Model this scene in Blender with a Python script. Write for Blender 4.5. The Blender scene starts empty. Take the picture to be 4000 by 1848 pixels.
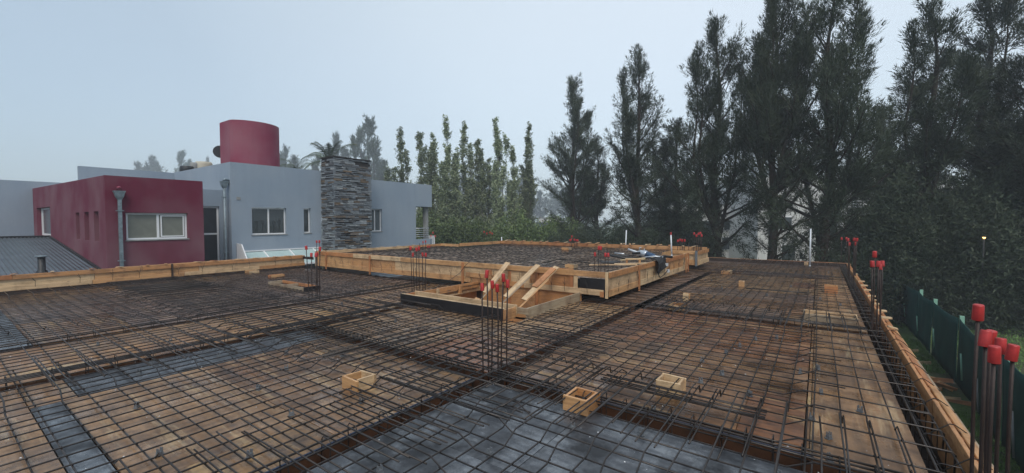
import bpy, math, random
import numpy as np
from mathutils import Vector, Matrix
random.seed(7)
rng = np.random.default_rng(11)
C = bpy.context.scene.collection
R = math.radians
PI = math.pi

# ------------------------------------------------------------------ camera
YAW, PITCH, ROLL, FL, EYE = R(-35.72), R(2.05), R(-0.095), 1668.7, 1.75
_f = np.array([math.sin(YAW)*math.cos(PITCH), math.cos(YAW)*math.cos(PITCH), -math.sin(PITCH)])
_r = np.array([math.cos(YAW), -math.sin(YAW), 0.0])
_u = np.cross(_r, _f)
_c, _s = math.cos(ROLL), math.sin(ROLL)
_r2, _u2 = _c*_r+_s*_u, -_s*_r+_c*_u
cam_d = bpy.data.cameras.new('camera')
cam = bpy.data.objects.new('camera', cam_d)
C.objects.link(cam)
cam_d.sensor_width = 36.0
cam_d.lens = 36.0*FL/4000.0
cam_d.clip_start = 0.05
cam_d.clip_end = 3000
cam.matrix_world = Matrix(((_r2[0], _u2[0], -_f[0], 0), (_r2[1], _u2[1], -_f[1], 0), (_r2[2], _u2[2], -_f[2], EYE), (0, 0, 0, 1)))
bpy.context.scene.camera = cam

# ------------------------------------------------------------------ sky, sun, exposure
W = bpy.data.worlds.new('World')
bpy.context.scene.world = W
W.use_nodes = True
nt = W.node_tree
nt.nodes.clear()
out = nt.nodes.new('ShaderNodeOutputWorld')
sky = nt.nodes.new('ShaderNodeTexSky')
sky.sky_type = 'NISHITA'
sky.sun_disc = False
SUN_EL, SUN_AZ = 52.0, 142.0          # azimuth measured from +Y towards +X
sky.sun_elevation = R(SUN_EL)
sky.sun_rotation = R(SUN_AZ)
sky.air_density = 1.0; sky.dust_density = 3.0; sky.ozone_density = 1.0
b1 = nt.nodes.new('ShaderNodeBackground'); b1.inputs['Strength'].default_value = 0.05
nt.links.new(sky.outputs[0], b1.inputs['Color'])
tc = nt.nodes.new('ShaderNodeTexCoord')
nrm = nt.nodes.new('ShaderNodeVectorMath'); nrm.operation = 'NORMALIZE'
nt.links.new(tc.outputs['Generated'], nrm.inputs[0])
dot = nt.nodes.new('ShaderNodeVectorMath'); dot.operation = 'DOT_PRODUCT'
bd = Vector((-0.15, 0.75, 0.62)).normalized()
dot.inputs[1].default_value = bd
nt.links.new(nrm.outputs[0], dot.inputs[0])
ramp = nt.nodes.new('ShaderNodeValToRGB')
e = ramp.color_ramp.elements
e[0].position = 0.0; e[0].color = (0.205, 0.27, 0.325, 1)
e[1].position = 1.0; e[1].color = (0.50, 0.545, 0.57, 1)
m_ = e.new(0.55); m_.color = (0.295, 0.35, 0.385, 1)
m_ = e.new(0.85); m_.color = (0.44, 0.49, 0.51, 1)
nz = nt.nodes.new('ShaderNodeTexNoise'); nz.inputs['Scale'].default_value = 1.6; nz.inputs['Detail'].default_value = 2
nt.links.new(nrm.outputs[0], nz.inputs['Vector'])
ma = nt.nodes.new('ShaderNodeMath'); ma.operation = 'MULTIPLY_ADD'; ma.inputs[1].default_value = 0.12; ma.inputs[2].default_value = -0.06
nt.links.new(nz.outputs[0], ma.inputs[0])
ad = nt.nodes.new('ShaderNodeMath'); ad.operation = 'ADD'
nt.links.new(dot.outputs['Value'], ad.inputs[0]); nt.links.new(ma.outputs[0], ad.inputs[1])
nt.links.new(ad.outputs[0], ramp.inputs['Fac'])
b2 = nt.nodes.new('ShaderNodeBackground'); b2.inputs['Strength'].default_value = 1.0
nt.links.new(ramp.outputs[0], b2.inputs['Color'])
addsh = nt.nodes.new('ShaderNodeAddShader')
nt.links.new(b1.outputs[0], addsh.inputs[0]); nt.links.new(b2.outputs[0], addsh.inputs[1])
nt.links.new(addsh.outputs[0], out.inputs['Surface'])
sd = bpy.data.lights.new('sun', 'SUN'); sd.energy = 1.5; sd.angle = R(28); sd.color = (1, 0.93, 0.84)
sun = bpy.data.objects.new('sun', sd); C.objects.link(sun)
sdir = Vector((math.sin(R(SUN_AZ))*math.cos(R(SUN_EL)), math.cos(R(SUN_AZ))*math.cos(R(SUN_EL)), math.sin(R(SUN_EL))))
sun.rotation_euler = sdir.to_track_quat('Z', 'Y').to_euler()
sc = bpy.context.scene
sc.view_settings.view_transform = 'Standard'
sc.view_settings.look = 'None'
sc.view_settings.gamma = 1.0
sc.view_settings.exposure = 0.45
sc.view_settings.use_curve_mapping = False
sc.cycles.volume_bounces = 1
sc.cycles.max_bounces = 6
sc.cycles.volume_step_rate = 5
sc.cycles.volume_max_steps = 64

# ------------------------------------------------------------------ materials
def new_mat(name):
    m = bpy.data.materials.new(name); m.use_nodes = True
    n = m.node_tree.nodes
    return m, n, m.node_tree.links, n['Principled BSDF']

def simple(name, col, rough=0.6, metal=0.0, noise=0.0, nscale=8.0, spec=0.5, bump=0.0, bscale=120, trans=0.0):
    m, n, l, b = new_mat(name)
    b.inputs['Roughness'].default_value = rough
    b.inputs['Metallic'].default_value = metal
    b.inputs['Specular IOR Level'].default_value = spec
    b.inputs['Transmission Weight'].default_value = trans
    b.inputs['Base Color'].default_value = (*col, 1)
    if noise > 0:
        t = n.new('ShaderNodeTexCoord'); x = n.new('ShaderNodeTexNoise'); x.inputs['Scale'].default_value = nscale
        x.inputs['Detail'].default_value = 5; x.inputs['Roughness'].default_value = 0.65
        l.new(t.outputs['Object'], x.inputs['Vector'])
        r = n.new('ShaderNodeValToRGB')
        r.color_ramp.elements[0].position = 0.3; r.color_ramp.elements[1].position = 0.7
        r.color_ramp.elements[0].color = (*[c*(1-noise) for c in col], 1)
        r.color_ramp.elements[1].color = (*[min(1, c*(1+noise)) for c in col], 1)
        l.new(x.outputs[0], r.inputs[0]); l.new(r.outputs[0], b.inputs['Base Color'])
    if bump > 0:
        t = n.new('ShaderNodeTexCoord'); x = n.new('ShaderNodeTexNoise'); x.inputs['Scale'].default_value = bscale
        l.new(t.outputs['Object'], x.inputs['Vector'])
        bp = n.new('ShaderNodeBump'); bp.inputs['Strength'].default_value = bump; bp.inputs['Distance'].default_value = 0.01
        l.new(x.outputs[0], bp.inputs['Height']); l.new(bp.outputs[0], b.inputs['Normal'])
    return m

def mix(n, l, fac, a, b_, mode='MIX'):
    x = n.new('ShaderNodeMix'); x.data_type = 'RGBA'; x.blend_type = mode
    for s, v in ((0, fac), (6, a), (7, b_)):
        if isinstance(v, (int, float)): x.inputs[s].default_value = v
        elif isinstance(v, tuple): x.inputs[s].default_value = (*v, 1)
        else: l.new(v, x.inputs[s])
    return x.outputs[2]

def noise(n, l, vec, scale, detail=4, rough=0.6, lo=0.35, hi=0.65):
    x = n.new('ShaderNodeTexNoise'); x.inputs['Scale'].default_value = scale
    x.inputs['Detail'].default_value = detail; x.inputs['Roughness'].default_value = rough
    l.new(vec, x.inputs['Vector'])
    r = n.new('ShaderNodeMapRange'); r.inputs[1].default_value = lo; r.inputs[2].default_value = hi
    l.new(x.outputs[0], r.inputs[0])
    return r.outputs[0]

def coords(n, l, scale=(1, 1, 1), shift=37.0):
    """object coordinates, shifted per object so that alike pieces differ"""
    t = n.new('ShaderNodeTexCoord'); oi = n.new('ShaderNodeObjectInfo')
    sc_ = n.new('ShaderNodeVectorMath'); sc_.operation = 'SCALE'
    cmb = n.new('ShaderNodeCombineXYZ')
    cmb.inputs[0].default_value = 1; cmb.inputs[1].default_value = 1.7; cmb.inputs[2].default_value = 0.6
    l.new(cmb.outputs[0], sc_.inputs[0])
    mm = n.new('ShaderNodeMath'); mm.operation = 'MULTIPLY'; mm.inputs[1].default_value = shift
    l.new(oi.outputs['Random'], mm.inputs[0]); l.new(mm.outputs[0], sc_.inputs['Scale'])
    a = n.new('ShaderNodeVectorMath'); a.operation = 'ADD'
    l.new(t.outputs['Object'], a.inputs[0]); l.new(sc_.outputs[0], a.inputs[1])
    mp = n.new('ShaderNodeMapping'); mp.inputs['Scale'].default_value = scale
    l.new(a.outputs[0], mp.inputs['Vector'])
    return a.outputs[0], mp.outputs[0], oi.outputs['Random']

def pine(name, c1, c2, stain=(0.10, 0.045, 0.02), wet=0.5):
    c1 = tuple(min(.8, q*1.3) for q in c1); c2 = tuple(min(.8, q*1.3) for q in c2)
    m, n, l, b = new_mat(name)
    v, g, rnd = coords(n, l, (0.9, 14, 14))
    base = mix(n, l, rnd, c1, c2)
    grain = noise(n, l, g, 2.2, 6, 0.7, 0.3, 0.7)
    col = mix(n, l, grain, mix(n, l, 0.55, base, stain), base)
    blot = noise(n, l, v, 2.3, 6, 0.7, 0.48, 0.68)
    col = mix(n, l, blot, col, mix(n, l, 0.6, col, stain))
    # knots
    kv = n.new('ShaderNodeMapping'); kv.inputs['Scale'].default_value = (2.2, 9, 9); l.new(v, kv.inputs['Vector'])
    vo = n.new('ShaderNodeTexVoronoi'); vo.inputs['Scale'].default_value = 1.0; l.new(kv.outputs[0], vo.inputs['Vector'])
    kr = n.new('ShaderNodeMapRange'); kr.inputs[1].default_value = 0.10; kr.inputs[2].default_value = 0.02
    l.new(vo.outputs['Distance'], kr.inputs[0])
    col = mix(n, l, kr.outputs[0], col, (0.05, 0.02, 0.01))
    l.new(col, b.inputs['Base Color'])
    rr = n.new('ShaderNodeMapRange'); rr.inputs[3].default_value = 0.38; rr.inputs[4].default_value = 0.75
    l.new(blot, rr.inputs[0]); l.new(rr.outputs[0], b.inputs['Roughness'])
    bp = n.new('ShaderNodeBump'); bp.inputs['Strength'].default_value = 0.35; bp.inputs['Distance'].default_value = 0.004
    l.new(grain, bp.inputs['Height']); l.new(bp.outputs[0], b.inputs['Normal'])
    return m

def ply(name, c1, c2, dark, pale, dirt=0.5, palec=0.3):
    c1 = tuple(min(.8, q*1.4) for q in c1); c2 = tuple(min(.8, q*1.4) for q in c2); pale = tuple(min(.8, q*1.25) for q in pale)
    m, n, l, b = new_mat(name)
    v, g, rnd = coords(n, l, (1.2, 9, 1))
    base = mix(n, l, rnd, c1, c2)
    big = noise(n, l, v, 1.5, 6, 0.7, 0.36, 0.62)
    col = mix(n, l, big, base, mix(n, l, 0.78, base, dark))
    grain = noise(n, l, g, 2.0, 7, 0.75, 0.3, 0.72)
    col = mix(n, l, grain, mix(n, l, 0.55, col, dark), col)
    blot = noise(n, l, v, 4.5, 7, 0.78, 0.52, 0.64)
    bm = n.new('ShaderNodeMath'); bm.operation = 'MULTIPLY'; bm.inputs[1].default_value = dirt; l.new(blot, bm.inputs[0])
    col = mix(n, l, bm.outputs[0], col, dark)
    pl = noise(n, l, g, 0.7, 7, 0.75, 0.54, 0.64)
    pm = n.new('ShaderNodeMath'); pm.operation = 'MULTIPLY'; pm.inputs[1].default_value = palec; l.new(pl, pm.inputs[0])
    col = mix(n, l, pm.outputs[0], col, pale)
    l.new(col, b.inputs['Base Color'])
    wetn = noise(n, l, v, 2.6, 4, 0.6, 0.35, 0.65)
    rr = n.new('ShaderNodeMapRange'); rr.inputs[3].default_value = 0.14; rr.inputs[4].default_value = 0.55
    l.new(wetn, rr.inputs[0]); l.new(rr.outputs[0], b.inputs['Roughness'])
    b.inputs['Specular IOR Level'].default_value = 0.5
    bp = n.new('ShaderNodeBump'); bp.inputs['Strength'].default_value = 0.3; bp.inputs['Distance'].default_value = 0.003
    l.new(grain, bp.inputs['Height']); l.new(bp.outputs[0], b.inputs['Normal'])
    return m

def film_mat():
    m, n, l, b = new_mat('wet_film_faced_board')
    v, g, rnd = coords(n, l, (1, 3, 1))
    big = noise(n, l, v, 1.9, 7, 0.72, 0.38, 0.64)
    col = mix(n, l, big, (0.012, 0.014, 0.018), (0.11, 0.125, 0.145))  # pale blotches of the board, strengthened to stand in for sky reflections
    bl = noise(n, l, v, 3.8, 8, 0.8, 0.53, 0.60)
    bm = n.new('ShaderNodeMath'); bm.operation = 'MULTIPLY'; bm.inputs[1].default_value = 0.55; l.new(bl, bm.inputs[0])
    col = mix(n, l, bm.outputs[0], col, (0.15, 0.17, 0.19))
    dk = noise(n, l, g, 3.0, 5, 0.7, 0.58, 0.75)
    col = mix(n, l, dk, col, (0.015, 0.016, 0.02))
    l.new(col, b.inputs['Base Color']); b.inputs['Specular IOR Level'].default_value = 0.65
    rr = n.new('ShaderNodeMapRange'); rr.inputs[3].default_value = 0.5; rr.inputs[4].default_value = 0.14
    l.new(big, rr.inputs[0]); l.new(rr.outputs[0], b.inputs['Roughness'])
    bp = n.new('ShaderNodeBump'); bp.inputs['Strength'].default_value = 0.2; bp.inputs['Distance'].default_value = 0.006
    l.new(big, bp.inputs['Height']); l.new(bp.outputs[0], b.inputs['Normal'])
    return m

def stucco(name, col, streak=0.25):
    m, n, l, b = new_mat(name)
    t = n.new('ShaderNodeTexCoord')
    mp = n.new('ShaderNodeMapping'); mp.inputs['Scale'].default_value = (1, 1, 0.12); l.new(t.outputs['Object'], mp.inputs['Vector'])
    st = noise(n, l, mp.outputs[0], 3.0, 6, 0.7, 0.4, 0.75)
    big = noise(n, l, t.outputs['Object'], 0.5, 4, 0.5, 0.35, 0.65)
    sm = n.new('ShaderNodeMath'); sm.operation = 'MULTIPLY'; sm.inputs[1].default_value = streak; l.new(st, sm.inputs[0])
    c = mix(n, l, sm.outputs[0], col, tuple(x*0.55 for x in col))
    c2 = mix(n, l, big, c, mix(n, l, 0.12, c, (0.6, 0.6, 0.6)))
    gr = noise(n, l, t.outputs['Object'], 55, 3, 0.7, 0.3, 0.7)
    c3 = mix(n, l, gr, mix(n, l, 0.18, c2, (0, 0, 0)), c2)
    l.new(c3, b.inputs['Base Color']); b.inputs['Roughness'].default_value = 0.8
    b.inputs['Specular IOR Level'].default_value = 0.25
    bp = n.new('ShaderNodeBump'); bp.inputs['Strength'].default_value = 0.5; bp.inputs['Distance'].default_value = 0.01
    l.new(gr, bp.inputs['Height']); l.new(bp.outputs[0], b.inputs['Normal'])
    return m

def leaf_mat(name, c1, c2, rough=0.6, scale=0.9):
    m, n, l, b = new_mat(name)
    t = n.new('ShaderNodeTexCoord'); oi = n.new('ShaderNodeObjectInfo')
    f = noise(n, l, t.outputs['Object'], scale, 3, 0.6, 0.35, 0.65)
    c = mix(n, l, f, c1, c2)
    hs = n.new('ShaderNodeHueSaturation'); l.new(c, hs.inputs['Color'])
    rr = n.new('ShaderNodeMapRange'); rr.inputs[3].default_value = 0.75; rr.inputs[4].default_value = 1.25
    l.new(oi.outputs['Random'], rr.inputs[0]); l.new(rr.outputs[0], hs.inputs['Value'])
    l.new(hs.outputs[0], b.inputs['Base Color'])
    b.inputs['Roughness'].default_value = rough
    b.inputs['Specular IOR Level'].default_value = 0.25
    return m

def stone_mat():
    m, n, l, b = new_mat('split_slate')
    v, g, rnd = coords(n, l, (1, 1, 4))
    r = n.new('ShaderNodeValToRGB'); r.color_ramp.interpolation = 'LINEAR'
    el = r.color_ramp.elements
    el[0].position = 0; el[0].color = (0.045, 0.047, 0.05, 1); el[1].position = 1; el[1].color = (0.42, 0.46, 0.48, 1)
    for p, c in ((0.2, (0.12, 0.135, 0.155)), (0.4, (0.22, 0.26, 0.295)), (0.55, (0.09, 0.085, 0.08)), (0.66, (0.21, 0.145, 0.085)), (0.74, (0.17, 0.20, 0.225)), (0.87, (0.32, 0.36, 0.385))):
        x = el.new(p); x.color = (*c, 1)
    l.new(rnd, r.inputs[0])
    f = noise(n, l, g, 9, 5, 0.7, 0.3, 0.7)
    l.new(mix(n, l, f, mix(n, l, 0.5, r.outputs[0], (0.03, 0.03, 0.03)), r.outputs[0]), b.inputs['Base Color'])
    b.inputs['Roughness'].default_value = 0.55
    bp = n.new('ShaderNodeBump'); bp.inputs['Strength'].default_value = 0.6; bp.inputs['Distance'].default_value = 0.02
    l.new(f, bp.inputs['Height']); l.new(bp.outputs[0], b.inputs['Normal'])
    return m

def grass_mat():
    m, n, l, b = new_mat('lawn_and_soil')
    t = n.new('ShaderNodeTexCoord')
    a = noise(n, l, t.outputs['Object'], 0.35, 6, 0.6, 0.35, 0.62)
    f = noise(n, l, t.outputs['Object'], 14, 5, 0.7, 0.3, 0.7)
    g = mix(n, l, f, (0.035, 0.07, 0.016), (0.085, 0.15, 0.035))
    s = mix(n, l, f, (0.035, 0.028, 0.018), (0.06, 0.055, 0.035))
    l.new(mix(n, l, a, s, g), b.inputs['Base Color']); b.inputs['Roughness'].default_value = 0.9
    bp = n.new('ShaderNodeBump'); bp.inputs['Strength'].default_value = 0.7; bp.inputs['Distance'].default_value = 0.05
    l.new(f, bp.inputs['Height']); l.new(bp.outputs[0], b.inputs['Normal'])
    return m

M = {
 'pine': pine('pine_board', (0.50, 0.30, 0.14), (0.40, 0.19, 0.075)),
 'pine_orange': pine('wet_orange_pine', (0.42, 0.19, 0.075), (0.36, 0.15, 0.06)),
 'pine_pale': pine('pale_pine', (0.56, 0.42, 0.25), (0.48, 0.33, 0.19)),
 'pine_grey': pine('weathered_pine', (0.26, 0.22, 0.16), (0.33, 0.27, 0.18)),
 'ply_pale': ply('pale_plywood', (0.50, 0.39, 0.24), (0.44, 0.32, 0.18), (0.20, 0.12, 0.06), (0.6, 0.5, 0.33), 0.3, 0.3),
 'ply_red': ply('reddish_wet_plywood', (0.25, 0.105, 0.048), (0.22, 0.105, 0.050), (0.030, 0.014, 0.010), (0.42, 0.28, 0.14), 0.55, 0.45),
 'ply_tan': ply('tan_wet_plywood', (0.31, 0.19, 0.095), (0.26, 0.15, 0.075), (0.06, 0.035, 0.022), (0.42, 0.33, 0.20), 0.5, 0.4),
 'ply_slab': ply('slab_plywood', (0.36, 0.27, 0.20), (0.33, 0.25, 0.18), (0.12, 0.08, 0.055), (0.40, 0.32, 0.24), 0.3, 0.5),
 'ply_brown': ply('brown_wet_plywood', (0.22, 0.115, 0.058), (0.25, 0.15, 0.07), (0.035, 0.020, 0.014), (0.40, 0.28, 0.14), 0.7, 0.45),
 'ply_purple': ply('purple_brown_wet_plywood', (0.19, 0.125, 0.095), (0.21, 0.14, 0.10), (0.025, 0.016, 0.015), (0.30, 0.22, 0.14), 0.6, 0.35),
 'ply_orange': ply('orange_wet_plywood', (0.32, 0.175, 0.075), (0.27, 0.15, 0.07), (0.06, 0.03, 0.018), (0.52, 0.40, 0.20), 0.45, 0.5),
 'film': film_mat(),
 'black_film': simple('black_film_board', (0.012, 0.012, 0.014), 0.32, 0, 0.5, 6),
 'blue_edge': simple('blue_painted_edge', (0.012, 0.025, 0.06), 0.5),
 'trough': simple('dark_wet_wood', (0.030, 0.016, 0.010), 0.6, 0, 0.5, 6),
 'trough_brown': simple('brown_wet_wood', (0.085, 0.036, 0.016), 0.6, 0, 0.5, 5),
 'steel': simple('rusty_rebar_steel', (0.030, 0.025, 0.023), 0.34, 0.35, 0.75, 4),
 'steel_brown': simple('rusted_starter_steel', (0.026, 0.014, 0.011), 0.6, 0.15, 0.5, 25),
 'wire': simple('black_tie_wire', (0.02, 0.018, 0.016), 0.5, 0.5),
 'cap': simple('red_plastic_cap', (0.36, 0.022, 0.022), 0.45, 0, 0.35, 18),
 'spacer': simple('grey_plastic', (0.13, 0.145, 0.16), 0.45),
 'pvc': simple('white_pvc', (0.58, 0.62, 0.66), 0.35),
 'grey_wall': stucco('blue_grey_stucco', (0.275, 0.345, 0.425), 0.16),
 'red_wall': stucco('burgundy_stucco', (0.145, 0.016, 0.043), 0.35),
 'tank': stucco('burgundy_tank_paint', (0.235, 0.030, 0.070), 0.2),
 'white_frame': simple('white_aluminium', (0.70, 0.72, 0.74), 0.35),
 'glass': simple('dark_window_glass', (0.035, 0.045, 0.05), 0.08, 0, 0.1, 3, 0.8),
 'blind': simple('window_blind_behind_glass', (0.16, 0.17, 0.145), 0.25, 0, 0.12, 4, 0.6),
 'blind_grey': simple('grey_curtain_behind_glass', (0.10, 0.12, 0.13), 0.2, 0, 0.15, 4, 0.6),
 'pale_glass': simple('pale_green_glass', (0.38, 0.50, 0.50), 0.12, 0, 0.1, 2, 0.8),
 'screen': simple('dark_insect_screen', (0.022, 0.025, 0.032), 0.35, 0, 0.3, 2),
 'drawing': simple('dark_window_sticker', (0.02, 0.025, 0.028), 0.5),
 'galv': simple('galvanised_pipe', (0.17, 0.22, 0.25), 0.5, 0.2, 0.35, 9),
 'metal_roof': simple('corrugated_steel_roof', (0.075, 0.088, 0.10), 0.36, 0.4, 0.35, 1.5),
 'dark_metal': simple('dark_metal', (0.02, 0.022, 0.025), 0.5, 0.3),
 'stone': stone_mat(),
 'mortar': simple('dark_mortar', (0.022, 0.020, 0.020), 0.9),
 'concrete': simple('grey_concrete', (0.24, 0.25, 0.25), 0.8, 0, 0.2, 3),
 'ground': grass_mat(),
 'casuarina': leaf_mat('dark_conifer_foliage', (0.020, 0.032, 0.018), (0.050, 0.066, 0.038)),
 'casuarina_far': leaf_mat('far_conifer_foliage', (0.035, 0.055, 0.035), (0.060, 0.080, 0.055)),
 'poplar': leaf_mat('poplar_leaves', (0.16, 0.20, 0.115), (0.28, 0.33, 0.20), 0.5, 0.7),  # leaf colour paled to stand in for mist
 'hedge': leaf_mat('hedge_leaves', (0.065, 0.105, 0.038), (0.135, 0.185, 0.07), 0.5, 0.5),
 'willow': leaf_mat('pale_bush_leaves', (0.07, 0.115, 0.055), (0.12, 0.17, 0.085), 0.6, 0.6),
 'palm': leaf_mat('palm_leaflets', (0.035, 0.060, 0.025), (0.075, 0.10, 0.05), 0.4, 0.8),
 'bark': simple('dark_bark', (0.035, 0.027, 0.022), 0.9, 0, 0.4, 5, 0.2, 0.6, 20),
 'bark_pale': simple('pale_bark', (0.16, 0.155, 0.14), 0.9, 0, 0.3, 5),
 'net': simple('dark_green_shade_net', (0.010, 0.055, 0.048), 0.75, 0, 0.35, 1.2, 0.3, 0.5, 6),
 'mint': simple('mint_green_post', (0.22, 0.42, 0.32), 0.6, 0, 0.15, 8),
 'white_wall': stucco('white_render', (0.62, 0.63, 0.62), 0.25),
 'cream_wall': stucco('cream_render', (0.50, 0.47, 0.38), 0.2),
 'blue_house': stucco('slate_blue_render', (0.13, 0.17, 0.22), 0.2),
 'hose': simple('black_rubber', (0.008, 0.008, 0.009), 0.4),
 'blue_motor': simple('blue_painted_metal', (0.03, 0.07, 0.14), 0.35, 0.2),
 'silver': simple('silver_metal', (0.50, 0.54, 0.58), 0.35, 0.6),
 'cloth': simple('black_cloth', (0.012, 0.012, 0.014), 0.8, 0, 0.3, 12),
 'handle': simple('varnished_handle', (0.45, 0.36, 0.22), 0.4),
 'grass_blade': simple('grass_blades', (0.095, 0.18, 0.040), 0.7, 0, 0.4, 3),
}
lm, ln, ll, lb = new_mat('warm_lamp_glow')
lb.inputs['Emission Color'].default_value = (1, 0.55, 0.12, 1); lb.inputs['Emission Strength'].default_value = 3.0
M['lamp'] = lm

# ------------------------------------------------------------------ builders
wloc = {}
def root(name, loc, label, cat, group=None, kind=None):
    o = bpy.data.objects.new(name, None); C.objects.link(o)
    o.empty_display_size = 0.1
    o.location = loc
    wloc[o.name] = Vector(loc)
    tag(o, label, cat, group, kind)
    return o

def tag(o, label=None, cat=None, group=None, kind=None):
    if label: o['label'] = label
    if cat: o['category'] = cat
    if group: o['group'] = group
    if kind: o['kind'] = kind
    return o

def link(name, me, mat, parent=None, basis=None, smooth=False):
    o = bpy.data.objects.new(name, me); C.objects.link(o)
    if mat and not me.materials: me.materials.append(mat)
    if basis is not None: o.matrix_basis = basis
    wloc[o.name] = o.matrix_basis.translation.copy() if basis is not None else Vector((0, 0, 0))
    if parent is not None:
        o.parent = parent
        o.matrix_parent_inverse = Matrix.Translation(-wloc[parent.name])
    return o

class MB:
    def __init__(s): s.v = []; s.f = []; s.sm = []
    def quad(s, a, b, c, d):
        i = len(s.v); s.v += [a, b, c, d]; s.f.append((i, i+1, i+2, i+3)); s.sm.append(False); return s
    def box(s, x0, x1, y0, y1, z0, z1):
        i = len(s.v)
        s.v += [(x0, y0, z0), (x1, y0, z0), (x1, y1, z0), (x0, y1, z0), (x0, y0, z1), (x1, y0, z1), (x1, y1, z1), (x0, y1, z1)]
        for f in ((0, 3, 2, 1), (4, 5, 6, 7), (0, 1, 5, 4), (1, 2, 6, 5), (2, 3, 7, 6), (3, 0, 4, 7)):
            s.f.append(tuple(i+k for k in f)); s.sm.append(False)
        return s
    def tube(s, pts, r, n=6, cap=True, r2=None):
        pts = [Vector(p) for p in pts]
        i0 = len(s.v); N = len(pts); prev = None
        for k, p in enumerate(pts):
            t = (pts[min(k+1, N-1)]-pts[max(k-1, 0)])
            if t.length < 1e-9: t = Vector((0, 0, 1))
            t.normalize()
            if prev is None:
                a = Vector((0, 0, 1)) if abs(t.z) < 0.9 else Vector((1, 0, 0))
                u = t.cross(a).normalized()
            else:
                u = (prev-t*prev.dot(t)).normalized()
            prev = u; w = t.cross(u)
            rr = r if r2 is None else r+(r2-r)*k/max(1, N-1)
            if isinstance(r, (list, tuple)): rr = r[k]
            for q in range(n):
                a = 2*PI*q/n
                s.v.append(tuple(p+(u*math.cos(a)+w*math.sin(a))*rr))
        for k in range(N-1):
            for q in range(n):
                a = i0+k*n+q; b = i0+k*n+(q+1) % n
                s.f.append((a, b, b+n, a+n)); s.sm.append(True)
        if cap:
            s.f.append(tuple(i0+q for q in range(n))[::-1]); s.sm.append(False)
            s.f.append(tuple(i0+(N-1)*n+q for q in range(n))); s.sm.append(False)
        return s
    def prism(s, poly, ax, a0, a1):
        """poly: list of 2D points, extruded along axis ax from a0 to a1"""
        def P(p, a):
            return (a, p[0], p[1]) if ax == 0 else ((p[0], a, p[1]) if ax == 1 else (p[0], p[1], a))
        i = len(s.v); n = len(poly)
        s.v += [P(p, a0) for p in poly]+[P(p, a1) for p in poly]
        s.f.append(tuple(range(i, i+n))); s.f.append(tuple(range(i+2*n-1, i+n-1, -1))); s.sm += [False, False]
        for k in range(n):
            s.f.append((i+k, i+n+k, i+n+(k+1) % n, i+(k+1) % n)); s.sm.append(False)
        return s
    def build(s, name, mat, parent=None, origin=None):
        V = np.array(s.v, float)
        if origin is None: origin = (V.min(0)+V.max(0))/2
        me = bpy.data.meshes.new(name)
        me.from_pydata((V-np.array(origin)).tolist(), [], s.f)
        me.polygons.foreach_set('use_smooth', s.sm)
        me.update()
        return link(name, me, mat, parent, Matrix.Translation(Vector(origin)))

def tris_mesh(name, P):
    """P: (n,3,3) triangles or (n,4,3) quads -> mesh"""
    P = np.asarray(P, dtype=np.float32); n, k, _ = P.shape
    me = bpy.data.meshes.new(name)
    me.vertices.add(n*k); me.vertices.foreach_set('co', P.reshape(-1))
    me.loops.add(n*k); me.loops.foreach_set('vertex_index', np.arange(n*k, dtype=np.int32))
    me.polygons.add(n)
    me.polygons.foreach_set('loop_start', np.arange(0, n*k, k, dtype=np.int32))
    me.update(calc_edges=True)
    return me

_pl = {}
def plank(name, parent, p0, p1, h, t, mat, up=(0, 0, 1)):
    """board from p0 to p1 (centre line), h wide along up, t thick"""
    p0 = Vector(p0); p1 = Vector(p1); d = p1-p0; L = d.length; x = d.normalized()
    u = Vector(up); z = (u-x*u.dot(x)).normalized(); y = z.cross(x)
    k = (round(L, 2), round(h, 3), round(t, 3), mat.name)
    if k not in _pl:
        me = bpy.data.meshes.new(name)
        a, b, c = k[0]/2, h/2, t/2; e_ = min(h, t)*0.12
        v = []
        for sx in (-1, 1):
            for (yy, zz) in ((-c, -b+e_), (-c, b-e_), (-c+e_, b), (c-e_, b), (c, b-e_), (c, -b+e_), (c-e_, -b), (-c+e_, -b)):
                v.append((sx*a, yy, zz))
        f = [tuple(range(8)), tuple(range(15, 7, -1))]+[(q, q+8, (q+1) % 8+8, (q+1) % 8) for q in range(8)]
        me.from_pydata(v, [], [tuple(reversed(q)) for q in f]); me.materials.append(mat); _pl[k] = me
    Mx = Matrix(((x.x, y.x, z.x, 0), (x.y, y.y, z.y, 0), (x.z, y.z, z.z, 0), (0, 0, 0, 1)))
    return link(name, _pl[k], mat, parent, Matrix.Translation((p0+p1)/2) @ Mx)

def run(parent, name, a, b, fix, z, h, t, mats, axis, L=2.9, jit=0.012, first=None):
    """a row of boards butted end to end along an axis"""
    x = a; k = 0
    while x < b-0.05:
        l_ = first if (k == 0 and first) else L*random.uniform(0.75, 1.1)
        e_ = min(b, x+l_)
        if b-e_ < 0.5: e_ = b
        j = random.uniform(-jit, jit)*0.5
        m = random.choice(mats)
        if axis == 0: plank(name, parent, (x+0.004, fix+j*.4, z+j), (e_-0.004, fix+j*.4, z+j), h, t, m)
        else: plank(name, parent, (fix+j*.4, x+0.004, z+j), (fix+j*.4, e_-0.004, z+j), h, t, m)
        x = e_; k += 1

# ================================================================== GROUND
g = MB(); g.quad((-900, -900, -3.2), (900, -900, -3.2), (900, 900, -3.2), (-900, 900, -3.2))
tag(g.build('ground', M['ground'], None, (0, 0, -3.2)), 'dark green lawn and bare soil around the building site', None, None, 'structure')

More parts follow.
